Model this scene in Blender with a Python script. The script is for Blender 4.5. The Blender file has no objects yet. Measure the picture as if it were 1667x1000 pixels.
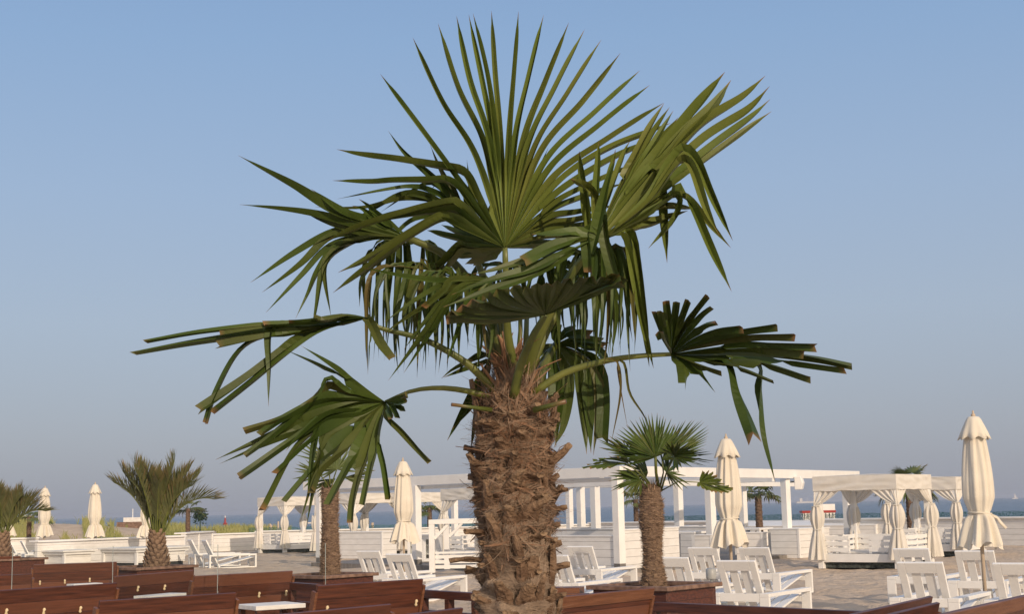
import bpy, math, random
from mathutils import Vector, Matrix, noise
R = math.radians
rnd = random.Random(7)
scene = bpy.context.scene

# ---------------------------------------------------------------- camera, sky, sun
PITCH, ROLL, EYE, FPX = R(8.05), R(1.27), 1.65, 2315.0
fwd = Vector((0, math.cos(PITCH), math.sin(PITCH)))
r0, u0 = Vector((1, 0, 0)), Vector((0, -math.sin(PITCH), math.cos(PITCH)))
c_r = r0*math.cos(ROLL) - u0*math.sin(ROLL)
c_u = u0*math.cos(ROLL) + r0*math.sin(ROLL)
camd = bpy.data.cameras.new('camera'); cam = bpy.data.objects.new('camera', camd)
scene.collection.objects.link(cam)
M = Matrix((c_r, c_u, -fwd)).transposed().to_4x4(); M.translation = Vector((0, 0, EYE))
cam.matrix_world = M
camd.sensor_width = 36; camd.sensor_fit = 'HORIZONTAL'; camd.lens = FPX*36/1667
camd.clip_start = 0.05; camd.clip_end = 40000
camd.dof.use_dof = False
scene.camera = cam
scene.render.filter_size = 1.15

SUN_AZ = math.atan2(0.42, -0.907)      # compass angle from +Y towards +X of the sun
SUN_EL = R(20)
world = bpy.data.worlds.new('World'); scene.world = world; world.use_nodes = True
nt = world.node_tree; nt.nodes.clear()
wo = nt.nodes.new('ShaderNodeOutputWorld'); bg = nt.nodes.new('ShaderNodeBackground')
sky = nt.nodes.new('ShaderNodeTexSky'); sky.sky_type = 'NISHITA'; sky.sun_disc = False
sky.sun_elevation = SUN_EL; sky.sun_rotation = SUN_AZ
sky.altitude = 0; sky.air_density = 1.0; sky.dust_density = 2.0; sky.ozone_density = 2.0
bg.inputs['Strength'].default_value = 0.12
# haze in the lower sky: the clear sky gives way to pale mauve air near the horizon
geo = nt.nodes.new('ShaderNodeTexCoord'); sep = nt.nodes.new('ShaderNodeSeparateXYZ'); nt.links.new(geo.outputs['Generated'], sep.inputs[0])
rmp = nt.nodes.new('ShaderNodeValToRGB'); nt.links.new(sep.outputs[2], rmp.inputs[0]); el_ = rmp.color_ramp.elements
el_[0].position = 0.0; el_[0].color = (0.350,0.360,0.420,1); el_[1].position = 0.42; el_[1].color = (0.22,0.36,0.61,1)
for ps, cc in ((0.05,(0.375,0.405,0.480)),(0.13,(0.390,0.465,0.585)),(0.22,(0.347,0.462,0.645)),(0.32,(0.280,0.425,0.655))):
    e_ = el_.new(ps); e_.color = (*cc, 1)
vm = nt.nodes.new('ShaderNodeVectorMath'); vm.operation = 'SCALE'; vm.inputs[3].default_value = 1/0.12; nt.links.new(rmp.outputs[0], vm.inputs[0])
mxs = nt.nodes.new('ShaderNodeMix'); mxs.data_type = 'RGBA'; mxs.inputs[0].default_value = 0.85
nt.links.new(sky.outputs[0], mxs.inputs[6])
# warm glow added to the unseen sun-side sky, as fill for shaded faces
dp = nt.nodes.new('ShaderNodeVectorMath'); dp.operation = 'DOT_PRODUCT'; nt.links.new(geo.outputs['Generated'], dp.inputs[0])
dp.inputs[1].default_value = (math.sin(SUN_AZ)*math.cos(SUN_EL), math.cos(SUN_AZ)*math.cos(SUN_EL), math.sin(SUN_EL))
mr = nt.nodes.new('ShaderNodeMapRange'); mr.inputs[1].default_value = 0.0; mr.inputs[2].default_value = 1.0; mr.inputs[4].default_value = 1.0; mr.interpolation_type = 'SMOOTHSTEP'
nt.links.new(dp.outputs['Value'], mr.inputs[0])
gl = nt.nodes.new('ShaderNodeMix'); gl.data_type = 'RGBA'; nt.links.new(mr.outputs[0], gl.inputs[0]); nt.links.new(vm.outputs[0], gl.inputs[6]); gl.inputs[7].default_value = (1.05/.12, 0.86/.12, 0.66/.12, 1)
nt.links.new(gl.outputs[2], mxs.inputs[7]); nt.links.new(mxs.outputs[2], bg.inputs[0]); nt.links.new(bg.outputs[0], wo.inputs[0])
sd = bpy.data.lights.new('sun', 'SUN'); sd.energy = 3.1; sd.angle = R(0.6); sd.color = (1.0, 0.80, 0.60)
so = bpy.data.objects.new('sun', sd); scene.collection.objects.link(so)
S = Vector((math.sin(SUN_AZ)*math.cos(SUN_EL), math.cos(SUN_AZ)*math.cos(SUN_EL), math.sin(SUN_EL)))
so.rotation_euler = S.to_track_quat('Z', 'Y').to_euler()
scene.view_settings.view_transform = 'Standard'; scene.view_settings.look = 'None'
scene.view_settings.exposure = 0.0; scene.view_settings.gamma = 1.0

# ---------------------------------------------------------------- helpers
def ray(px, py):
    return (c_r*((px-833.5)/FPX) + c_u*((500-py)/FPX) + fwd)
def A(px, py, D):                     # the point of that sight line at world depth D
    d = ray(px, py); t = D/d.y
    return Vector((0, 0, EYE)) + d*t
def G(px, py, z=0.0):                 # where that sight line meets the level z
    d = ray(px, py); t = (z-EYE)/d.z
    return Vector((0, 0, EYE)) + d*t
def pix(p):
    v = p-Vector((0, 0, EYE)); w = v.dot(fwd)
    return 833.5+v.dot(c_r)/w*FPX, 500-v.dot(c_u)/w*FPX
def pz(px, D, z):                     # point at depth D, height z, image column px
    lo = A(px, 500, D); p = lo
    for _ in range(4):
        x, y = pix(Vector((p.x, D, z))); p = Vector((p.x+(px-x)/FPX*D, D, z))
    return p

class MB:
    def __init__(s): s.v = []; s.f = []; s.a = []; s.mi = []
    def add(s, vs, fs, dry=0.0, mi=0):
        b = len(s.v); s.v += [tuple(v) for v in vs]
        s.a += (list(dry) if isinstance(dry, (list, tuple)) else [dry]*len(vs))
        s.f += [tuple(b+i for i in f) for f in fs]; s.mi += [mi]*len(fs)
    def box(s, lo, hi, m=None, dry=0.0, bev=0.0, mi=0):
        x0, y0, z0 = lo; x1, y1, z1 = hi
        vs = [Vector(p) for p in ((x0,y0,z0),(x1,y0,z0),(x1,y1,z0),(x0,y1,z0),(x0,y0,z1),(x1,y0,z1),(x1,y1,z1),(x0,y1,z1))]
        if m is not None: vs = [m@v for v in vs]
        s.add(vs, [(0,3,2,1),(4,5,6,7),(0,1,5,4),(1,2,6,5),(2,3,7,6),(3,0,4,7)], dry, mi)
    def bar(s, a, b, w, h, up=Vector((0,0,1)), dry=0.0, w2=None, h2=None, mi=0):
        a = Vector(a); b = Vector(b); t = (b-a).normalized(); sd_ = t.cross(up)
        if sd_.length < 1e-4: sd_ = t.cross(Vector((1,0,0)))
        sd_.normalize(); u = sd_.cross(t).normalized()
        w2 = w if w2 is None else w2; h2 = h if h2 is None else h2
        vs = []
        for p, ww, hh in ((a, w, h), (b, w2, h2)):
            vs += [p-sd_*ww/2-u*hh/2, p+sd_*ww/2-u*hh/2, p+sd_*ww/2+u*hh/2, p-sd_*ww/2+u*hh/2]
        s.add(vs, [(0,1,2,3),(4,7,6,5),(0,4,5,1),(1,5,6,2),(2,6,7,3),(3,7,4,0)], dry, mi)
    def tube(s, pts, rs, n=8, cap=True, dry=0.0, flat=1.0, mi=0):
        pts = [Vector(p) for p in pts]; vs = []; fs = []
        if not isinstance(rs, (list, tuple)): rs = [rs]*len(pts)
        ref = None; k = len(pts)
        for i, p in enumerate(pts):
            t = (pts[min(i+1, k-1)]-pts[max(i-1, 0)]).normalized()
            if ref is None: ref = t.cross(Vector((0.3, 1, 0.2))).normalized()
            ref = (ref - t*ref.dot(t)).normalized(); o = t.cross(ref)
            for j in range(n):
                a_ = 2*math.pi*j/n
                vs.append(p+ref*math.cos(a_)*rs[i]+o*math.sin(a_)*rs[i]*flat)
        for i in range(k-1):
            for j in range(n):
                fs.append((i*n+j, i*n+(j+1)%n, (i+1)*n+(j+1)%n, (i+1)*n+j))
        if cap: fs += [tuple(range(n))[::-1], tuple((k-1)*n+j for j in range(n))]
        s.add(vs, fs, dry, mi)
    def lathe(s, prof, c, n=24, fn=None, dry=0.0, cap=True):
        vs = []; fs = []
        for (r_, z_) in prof:
            for j in range(n):
                a_ = 2*math.pi*j/n; rr = fn(r_, z_, a_) if fn else r_
                vs.append(Vector(c)+Vector((math.cos(a_)*rr, math.sin(a_)*rr, z_)))
        k = len(prof)
        for i in range(k-1):
            for j in range(n): fs.append((i*n+j, i*n+(j+1)%n, (i+1)*n+(j+1)%n, (i+1)*n+j))
        if cap: fs += [tuple(range(n))[::-1], tuple((k-1)*n+j for j in range(n))]
        s.add(vs, fs, dry)
    def build(s, name, mat, parent=None, smooth=False, bevel=0.0, loc=None):
        me = bpy.data.meshes.new(name)
        vs = s.v
        if loc is not None: vs = [(v[0]-loc[0], v[1]-loc[1], v[2]-loc[2]) for v in vs]
        me.from_pydata(vs, [], s.f); me.update()
        at = me.attributes.new('dry', 'FLOAT', 'POINT'); at.data.foreach_set('value', [float(x) for x in s.a])
        mats = mat if isinstance(mat, (list, tuple)) else [mat]
        for m_ in mats: me.materials.append(m_)
        if len(mats) > 1: me.polygons.foreach_set('material_index', s.mi)
        if smooth: me.polygons.foreach_set('use_smooth', [True]*len(me.polygons))
        o = bpy.data.objects.new(name, me); scene.collection.objects.link(o)
        if parent is not None: o.parent = parent
        if loc is not None: o.location = loc
        if bevel:
            b = o.modifiers.new('bevel', 'BEVEL'); b.width = bevel; b.segments = 1; b.limit_method = 'ANGLE'
        return o
def tag(o, label=None, cat=None, group=None, kind=None):
    if label: o['label'] = label
    if cat: o['category'] = cat
    if group: o['group'] = group
    if kind: o['kind'] = kind
    return o
def thing(name, label, cat, loc=(0,0,0), rz=0.0, group=None):
    o = bpy.data.objects.new(name, None); scene.collection.objects.link(o)
    o.location = loc; o.rotation_euler = (0, 0, rz); o.empty_display_size = 0.2
    return tag(o, label, cat, group)
def copy_tree(o, parent=None):
    c = o.copy(); scene.collection.objects.link(c)
    if parent is not None: c.parent = parent
    for ch in o.children: copy_tree(ch, c)
    return c

# ---------------------------------------------------------------- materials
def mat(name, col, rough=0.6, var=0.12, scale=6.0, col2=None, bump=0.0, bscale=40.0, spec=0.4,
        stretch=(1,1,1), dry=None, trans=0.0, coord='Object', detail=5, sheen=0.0, grey=None):
    m = bpy.data.materials.new(name); m.use_nodes = True; n = m.node_tree; N = n.nodes; L = n.links
    p = N['Principled BSDF']; p.inputs['Roughness'].default_value = rough
    p.inputs['Specular IOR Level'].default_value = spec
    tc = N.new('ShaderNodeTexCoord'); mp = N.new('ShaderNodeMapping'); mp.inputs['Scale'].default_value = stretch
    L.new(tc.outputs[coord], mp.inputs[0])
    nz = N.new('ShaderNodeTexNoise'); nz.inputs['Scale'].default_value = scale; nz.inputs['Detail'].default_value = detail
    L.new(mp.outputs[0], nz.inputs[0])
    rp = N.new('ShaderNodeValToRGB'); rp.color_ramp.elements[0].position = 0.3; rp.color_ramp.elements[1].position = 0.7
    c2 = col2 or tuple(min(1, c*(1+var)) for c in col); c1 = tuple(c*(1-var) for c in col) if col2 is None else col
    rp.color_ramp.elements[0].color = (*c1, 1); rp.color_ramp.elements[1].color = (*c2, 1)
    L.new(nz.outputs[0], rp.inputs[0]); out = rp.outputs[0]
    if dry is not None:
        at = N.new('ShaderNodeAttribute'); at.attribute_name = 'dry'
        mx = N.new('ShaderNodeMix'); mx.data_type = 'RGBA'; L.new(at.outputs['Fac'], mx.inputs[0])
        L.new(out, mx.inputs[6]); mx.inputs[7].default_value = (*dry, 1); out = mx.outputs[2]
    L.new(out, p.inputs['Base Color'])
    if bump:
        nb = N.new('ShaderNodeTexNoise'); nb.inputs['Scale'].default_value = bscale; nb.inputs['Detail'].default_value = 6
        L.new(mp.outputs[0], nb.inputs[0]); bp = N.new('ShaderNodeBump'); bp.inputs['Strength'].default_value = bump
        bp.inputs['Distance'].default_value = 0.02
        L.new(nb.outputs[0], bp.inputs['Height']); L.new(bp.outputs[0], p.inputs['Normal'])
    if trans:
        tr = N.new('ShaderNodeBsdfTranslucent'); ms = N.new('ShaderNodeMixShader'); ms.inputs[0].default_value = trans
        L.new(out, tr.inputs[0]); L.new(p.outputs[0], ms.inputs[1]); L.new(tr.outputs[0], ms.inputs[2])
        L.new(ms.outputs[0], N['Material Output'].inputs[0])
    return m
WHITE = mat('white_paint', (0.72,0.715,0.70), 0.55, col2=(0.80,0.795,0.78), scale=2.5, bump=0.15, bscale=30, detail=8)
WHITE_OLD = mat('weathered_white_paint', (0.60,0.59,0.575), 0.6, col2=(0.77,0.76,0.74), scale=3.0, bump=0.2, bscale=25, stretch=(1,1,3), detail=9)
FOOT = mat('grey_metal_foot', (0.16,0.15,0.14), 0.6)
CANVAS = mat('cream_canvas', (0.72,0.66,0.56), 0.9, col2=(0.80,0.75,0.65), scale=3, bump=0.25, bscale=60, spec=0.1, trans=0.15)
CURTAIN = mat('white_curtain', (0.72,0.69,0.63), 0.9, col2=(0.78,0.75,0.70), scale=4, bump=0.2, bscale=40, spec=0.1, trans=0.2)
POLE = mat('pale_wood_pole', (0.42,0.33,0.24), 0.6, col2=(0.52,0.43,0.33), scale=8, stretch=(1,1,.1))
STEEL = mat('dull_steel', (0.28,0.30,0.30), 0.45)
BROWN = mat('stained_brown_wood', (0.040,0.013,0.008), 0.42, col2=(0.120,0.038,0.020), scale=5, stretch=(0.5,4,9), bump=0.25, bscale=25, detail=10, dry=(0.21,0.085,0.048))
BROWN2 = mat('worn_brown_wood', (0.11,0.042,0.02), 0.45, col2=(0.20,0.085,0.042), scale=6, stretch=(0.5,4,6), bump=0.3, bscale=20, detail=10)
CAPW = mat('weathered_wood_cap', (0.10,0.055,0.038), 0.7, col2=(0.27,0.17,0.125), scale=9, stretch=(1,1,1), bump=0.4, bscale=30, detail=10)
KNOB = mat('pale_brass_fitting', (0.68,0.56,0.36), 0.4)
SAND = None
DECK = mat('grey_timber_deck', (0.16,0.145,0.13), 0.8, col2=(0.25,0.23,0.21), scale=4, stretch=(6,1,1), bump=0.3)
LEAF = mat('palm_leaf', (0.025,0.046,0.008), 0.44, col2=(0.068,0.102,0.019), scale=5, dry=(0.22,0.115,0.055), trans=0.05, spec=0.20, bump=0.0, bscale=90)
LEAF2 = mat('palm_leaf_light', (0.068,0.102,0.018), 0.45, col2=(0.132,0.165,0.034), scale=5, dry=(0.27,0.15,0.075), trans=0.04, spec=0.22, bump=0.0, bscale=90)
FARLEAF = mat('far_palm_leaf', (0.065,0.095,0.022), 0.5, col2=(0.12,0.15,0.045), scale=4, dry=(0.24,0.15,0.06), trans=0.15)
FEATHER = mat('feather_palm_leaf', (0.075,0.090,0.03), 0.5, col2=(0.135,0.14,0.055), scale=5, dry=(0.26,0.16,0.075), trans=0.15)
STALK = mat('leaf_stalk', (0.055,0.075,0.012), 0.42, col2=(0.145,0.155,0.030), scale=9, dry=(0.16,0.08,0.04), spec=0.5)
BARK = mat('palm_bark', (0.025,0.015,0.010), 0.95, col2=(0.09,0.055,0.038), scale=30, bump=0.8, bscale=60, spec=0.1)
FIBRE = mat('palm_fibre', (0.072,0.045,0.030), 0.85, col2=(0.34,0.25,0.18), scale=16, dry=(0.20,0.095,0.05), spec=0.15)
FIBRE_GREY = mat('grey_palm_fibre', (0.13,0.09,0.064), 0.9, col2=(0.40,0.305,0.23), scale=11, dry=(0.20,0.10,0.055), spec=0.1)
BASEM = mat('leaf_base', (0.075,0.042,0.026), 0.8, col2=(0.23,0.15,0.098), scale=30, dry=(0.32,0.225,0.145), bump=0.8, bscale=80, spec=0.15)
FARBARK = mat('far_palm_bark', (0.065,0.04,0.03), 0.95, col2=(0.21,0.145,0.105), scale=12, bump=0.8, bscale=25, stretch=(1,1,2), dry=(0.36,0.25,0.17), spec=0.1)
GRASS = mat('dune_grass_blades', (0.16,0.19,0.06), 0.7, col2=(0.36,0.34,0.14), scale=0.8, spec=0.2)
SOIL = mat('planter_soil', (0.03,0.02,0.014), 0.95)
MULCH = mat('black_net', (0.01,0.014,0.012), 0.8, col2=(0.10,0.115,0.105), scale=14, detail=2)
RED = mat('red_paint', (0.30,0.025,0.02), 0.5)
DARK = mat('dark_grey', (0.03,0.035,0.035), 0.6)
CARTON = mat('grey_ash_can', (0.35,0.36,0.36), 0.4)
BUSHM = mat('bush_leaf', (0.02,0.045,0.025), 0.7)
SHIPW = mat('far_ship_paint', (0.65,0.62,0.6), 0.6)

def boards(m, period, axis=2, depth=0.5):     # horizontal board joints as bump
    n = m.node_tree; N = n.nodes; L = n.links
    tc = N.new('ShaderNodeTexCoord'); sx = N.new('ShaderNodeSeparateXYZ'); L.new(tc.outputs['Object'], sx.inputs[0])
    dv = N.new('ShaderNodeMath'); dv.operation = 'DIVIDE'; dv.inputs[1].default_value = period
    L.new(sx.outputs[axis], dv.inputs[0]); fr = N.new('ShaderNodeMath'); fr.operation = 'FRACT'; L.new(dv.outputs[0], fr.inputs[0])
    gt = N.new('ShaderNodeMath'); gt.operation = 'GREATER_THAN'; gt.inputs[1].default_value = 0.045; L.new(fr.outputs[0], gt.inputs[0])
    bc = N['Principled BSDF'].inputs['Base Color']; src = bc.links[0].from_socket
    mx = N.new('ShaderNodeMix'); mx.data_type = 'RGBA'; L.new(gt.outputs[0], mx.inputs[0]); L.new(src, mx.inputs[7])
    mx.inputs[6].default_value = (0.22,0.21,0.20,1) if depth > 0 else (0.03,0.01,0.006,1)
    L.new(mx.outputs[2], bc)
    return m
WHITE_BOARD = boards(mat('white_board_cladding', (0.68,0.665,0.64), 0.6, col2=(0.78,0.77,0.75), scale=3.0, bump=0.15, bscale=25, stretch=(1,1,3), detail=9), 0.19)
BROWN_BOARD = boards(mat('brown_board_back', (0.048,0.016,0.010), 0.42, col2=(0.125,0.040,0.022), scale=5, stretch=(0.5,4,9), bump=0.25, bscale=25, detail=10), 0.145, 2, -1)

def sand_mat():
    m = bpy.data.materials.new('beach_sand'); m.use_nodes = True; N = m.node_tree.nodes; L = m.node_tree.links
    p = N['Principled BSDF']; p.inputs['Roughness'].default_value = 0.95; p.inputs['Specular IOR Level'].default_value = 0.1
    tc = N.new('ShaderNodeTexCoord')
    a = N.new('ShaderNodeTexNoise'); a.inputs['Scale'].default_value = 1.4; a.inputs['Detail'].default_value = 8
    b = N.new('ShaderNodeTexNoise'); b.inputs['Scale'].default_value = 26; b.inputs['Detail'].default_value = 5
    L.new(tc.outputs['Object'], a.inputs[0]); L.new(tc.outputs['Object'], b.inputs[0])
    r1 = N.new('ShaderNodeValToRGB'); r1.color_ramp.elements[0].color = (0.42,0.33,0.245,1); r1.color_ramp.elements[1].color = (0.62,0.51,0.40,1)
    r1.color_ramp.elements[0].position = .3; r1.color_ramp.elements[1].position = .7
    ad = N.new('ShaderNodeMath'); ad.operation = 'MULTIPLY_ADD'; ad.inputs[1].default_value = 0.35; L.new(b.outputs[0], ad.inputs[0])
    sc = N.new('ShaderNodeMath'); sc.operation = 'MULTIPLY'; sc.inputs[1].default_value = 0.65; L.new(a.outputs[0], sc.inputs[0])
    L.new(sc.outputs[0], ad.inputs[2]); L.new(ad.outputs[0], r1.inputs[0]); L.new(r1.outputs[0], p.inputs['Base Color'])
    bp = N.new('ShaderNodeBump'); bp.inputs['Strength'].default_value = 0.9; bp.inputs['Distance'].default_value = 0.09
    c = N.new('ShaderNodeTexNoise'); c.inputs['Scale'].default_value = 5; c.inputs['Detail'].default_value = 6; L.new(tc.outputs['Object'], c.inputs[0])
    L.new(c.outputs[0], bp.inputs['Height']); L.new(bp.outputs[0], p.inputs['Normal'])
    return m
SAND = sand_mat()
def sea_mat():
    m = bpy.data.materials.new('sea_water'); m.use_nodes = True; N = m.node_tree.nodes; L = m.node_tree.links
    p = N['Principled BSDF']; p.inputs['Roughness'].default_value = 0.25; p.inputs['IOR'].default_value = 1.33
    tc = N.new('ShaderNodeTexCoord'); mp = N.new('ShaderNodeMapping'); mp.inputs['Scale'].default_value = (0.02,0.12,1)
    L.new(tc.outputs['Object'], mp.inputs[0])
    a = N.new('ShaderNodeTexNoise'); a.inputs['Scale'].default_value = 1.0; a.inputs['Detail'].default_value = 8; L.new(mp.outputs[0], a.inputs[0])
    r1 = N.new('ShaderNodeValToRGB'); r1.color_ramp.elements[0].position = .35; r1.color_ramp.elements[1].position = .7
    r1.color_ramp.elements[0].color = (0.03,0.055,0.085,1); r1.color_ramp.elements[1].color = (0.075,0.11,0.15,1)
    L.new(a.outputs[0], r1.inputs[0]); L.new(r1.outputs[0], p.inputs['Base Color'])
    w = N.new('ShaderNodeTexNoise'); w.inputs['Scale'].default_value = 0.9; w.inputs['Detail'].default_value = 6
    L.new(tc.outputs['Object'], w.inputs[0]); bp = N.new('ShaderNodeBump'); bp.inputs['Strength'].default_value = 1.0; bp.inputs['Distance'].default_value = 0.5
    L.new(w.outputs[0], bp.inputs['Height']); L.new(bp.outputs[0], p.inputs['Normal'])
    return m
SEA = sea_mat()
def glass_mat():
    m = bpy.data.materials.new('clear_glass'); m.use_nodes = True; N = m.node_tree.nodes; L = m.node_tree.links
    N.remove(N['Principled BSDF']); g = N.new('ShaderNodeBsdfGlossy'); g.inputs['Roughness'].default_value = 0.02
    t = N.new('ShaderNodeBsdfTransparent'); t.inputs[0].default_value = (0.965,0.975,0.97,1)
    f = N.new('ShaderNodeFresnel'); f.inputs[0].default_value = 1.2; x = N.new('ShaderNodeMixShader')
    L.new(f.outputs[0], x.inputs[0]); L.new(t.outputs[0], x.inputs[1]); L.new(g.outputs[0], x.inputs[2])
    L.new(x.outputs[0], N['Material Output'].inputs[0]); return m
GLASS = glass_mat()
GEDGE = mat('glass_edge', (0.30,0.36,0.36), 0.2, spec=0.8)
def net_mat():
    m = bpy.data.materials.new('green_netting'); m.use_nodes = True; N = m.node_tree.nodes; L = m.node_tree.links
    p = N['Principled BSDF']; p.inputs['Base Color'].default_value = (0.02,0.10,0.085,1); p.inputs['Roughness'].default_value = 0.8
    tc = N.new('ShaderNodeTexCoord'); mp = N.new('ShaderNodeMapping'); mp.inputs['Rotation'].default_value = (0, R(45), 0)
    mp.inputs['Scale'].default_value = (45,45,45); L.new(tc.outputs['Object'], mp.inputs[0])
    ck = N.new('ShaderNodeTexNoise'); ck.inputs['Scale'].default_value = 1.0; L.new(mp.outputs[0], ck.inputs[0])
    gt = N.new('ShaderNodeMath'); gt.operation = 'GREATER_THAN'; gt.inputs[1].default_value = 0.50; L.new(ck.outputs[0], gt.inputs[0])
    t = N.new('ShaderNodeBsdfTransparent'); x = N.new('ShaderNodeMixShader')
    L.new(gt.outputs[0], x.inputs[0]); L.new(p.outputs[0], x.inputs[1]); L.new(t.outputs[0], x.inputs[2])
    L.new(x.outputs[0], N['Material Output'].inputs[0]); return m
NET = net_mat()
# ---------------------------------------------------------------- ground, sea
def ground_z(x, y):
    z = 0.0
    # dune on the left beyond the white wall
    def hill(cx, cy, sx, sy, h): return h*math.exp(-((x-cx)/sx)**2-((y-cy)/sy)**2)
    z += hill(-25.5, 76, 6.5, 9, 1.25) + hill(-38, 82, 9, 9, 0.75) + hill(-13, 84, 10, 8, 0.42) + hill(-19, 84, 5, 7, .22)
    if 8 < y < 75 and abs(x) < 40:
        z += 0.06*noise.noise(Vector((x*0.9, y*0.9, 0))) + 0.05*noise.noise(Vector((x*2.1, y*2.1, 4))) + .03*noise.noise(Vector((x*4.5, y*3.5, 9)))
    if y > 98: z -= min(1, (y-98)/30)**1.2*4.5
    return z
def grid_sheet(xs, ys, zf):
    b = MB(); nx = len(xs)
    vs = [Vector((x, y, zf(x, y))) for y in ys for x in xs]
    fs = [(j*nx+i, j*nx+i+1, (j+1)*nx+i+1, (j+1)*nx+i) for j in range(len(ys)-1) for i in range(nx-1)]
    b.add(vs, fs); return b
xs = [-6500,-1500,-400,-120,-70]+[-50+0.28*i for i in range(330)]+[55,90,150,400,1500,6500]
ys = [-400,-100,-30,0,6]+[8+0.22*i for i in range(240)]+[61+1.0*i for i in range(75)]+[150,300,1500,6500]
tag(grid_sheet(xs, ys, ground_z).build('sand_ground', SAND, smooth=True), kind='structure')
b = MB(); b.add([(-6500,96,-1.6),(6500,96,-1.6),(6500,6500,-1.6),(-6500,6500,-1.6)], [(0,1,2,3)])
tag(b.build('sea', SEA), kind='structure')

# dune grass: uncountable
b = MB(); g = random.Random(3)
def blade(x, y, h, w, lean):
    z = ground_z(x, y)-0.03; a = g.uniform(0, 6.28); dx, dy = math.cos(a)*lean*h, math.sin(a)*lean*h
    s = Vector((w, 0, 0))
    p0 = Vector((x, y, z)); p1 = p0+Vector((dx*.3, dy*.3, h*.6)); p2 = p0+Vector((dx, dy, h))
    b.add([p0-s, p0+s, p1+s*.7, p1-s*.7, p2], [(0,1,2,3),(3,2,4)])
for i in range(24000):
    px = g.uniform(-60, 470); D = g.uniform(67, 95)
    n_ = noise.noise(Vector((px*0.020, D*0.10, 1.3)))+.5*noise.noise(Vector((px*0.09, D*.2, 5)))
    if px < 210 and n_ < (0.05 if D > 70 else -0.12): continue
    if n_ < -0.12: continue
    x = (px-833.5)/FPX*D
    blade(x, D, g.uniform(.22, .62)*(1 if px > 200 else 1.15), g.uniform(.012, .028), g.uniform(.1, .55))
tag(b.build('dune_grass', GRASS), 'tall yellow green dune grass growing on the sandy dune beyond the white wall', 'grass', kind='stuff')

# ---------------------------------------------------------------- perimeter walls, netting
def wall_run(px0, D0, px1, D1, ztop, label, panels=True, group=None, th=0.14):
    p0 = pz(px0, D0, 0); p1 = pz(px1, D1, 0); L_ = (p1-p0).length; t = (p1-p0).normalized()
    rz = math.atan2(t.y, t.x); r = thing('white_wall', label, 'wall', p0, rz, group)
    w = MB(); w.box((0, 0, -.3), (L_, th, ztop-.06)); w.build('wall_panel', WHITE_BOARD, r)
    c = MB(); c.box((-.03, -.09, ztop-.06), (L_+.03, th+.28, ztop)); c.build('coping', WHITE, r, bevel=.008)
    if panels:
        n_ = int(L_/1.9)
        for i in range(n_+1):
            q = MB(); x = i*L_/max(n_, 1); q.box((x-.05, -.045, -.2), (x+.05, -.003, ztop-.065)); q.build('batten', WHITE, r)
    return r
wall_run(-60, 57, 62, 57.5, .90, 'white boarded wall behind the two loungers at the far left edge', False)
wall_run(60, 47, 300, 52, .93, 'long plain white wall below the sandy dune, behind three closed parasols', False)
wall_run(300, 58, 345, 62, .95, 'short white wall between the feather palm and the panelled white wall')
wall_run(345, 64, 416, 65.5, .80, 'low white panelled wall with posts, left of the far left cabana')
wall_run(416, 67, 960, 66, .85, 'long white wall running behind the left cabanas and the pergola', False)
wall_run(960, 66, 1330, 56, .92, 'white wall in front of the green netting behind the pergola bar', False)
wall_run(1330, 55.5, 1760, 47, .98, 'white boarded wall behind the two right cabanas', False)

def net(px0, D0, px1, D1, ztop, label, posts):
    p0 = pz(px0, D0, 0); p1 = pz(px1, D1, 0); L_ = (p1-p0).length; t = (p1-p0).normalized()
    r = thing('netting_fence', label, 'netting', p0, math.atan2(t.y, t.x))
    w = MB(); n_ = 40
    vs = []; fs = []
    for i in range(n_+1):
        s_ = .05*math.sin(i*1.7)
        vs += [(L_*i/n_, s_, -.2), (L_*i/n_, s_*.3, ztop+.02*math.sin(i*2.1))]
    for i in range(n_): fs.append((2*i, 2*i+2, 2*i+3, 2*i+1))
    w.add(vs, fs); w.build('net', NET, r)
    for f_ in posts:
        q = MB(); q.tube([(L_*f_, .08, -.2), (L_*f_, .08, ztop+.12)], .07, 8); q.build('fence_post', POLE, r)
net(405, 72, 800, 72, .95, 'green windbreak netting between wooden posts behind the left cabanas', (.09,.51,.75))
net(1050, 68, 1720, 52, 1.12, 'green windbreak netting above the white wall on the right', (.25,.70,.97))

# ---------------------------------------------------------------- deck + pergola
DZ = 0.12
C_ = G(1009.5, 928, DZ-.0); L_p = G(522, 916, DZ); R_p = G(1284, 908.5, DZ)
C_ = Vector((C_.x, C_.y, 0)); L_p = Vector((L_p.x, L_p.y, 0))
dl = (L_p-C_).normalized()
R2 = pz(1383, 47.0, 0); dr = (R2-C_).normalized()
b = MB(); e = .35
q0 = C_-dl*e-dr*e; q1 = L_p+dl*.1-dr*e; q2 = L_p+dr*17; q3 = R2+dr*.6+dl*8; q4 = R2+dr*.6-dl*e
pts = [q0, q1, q2, q3, q4]
b.add([Vector((p.x, p.y, DZ)) for p in pts]+[Vector((p.x, p.y, -.1)) for p in pts], [(4,3,2,1,0)]+[(i, (i+1)%5, 5+(i+1)%5, 5+i) for i in range(5)])
tag(b.build('timber_deck', DECK), kind='structure')

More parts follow.
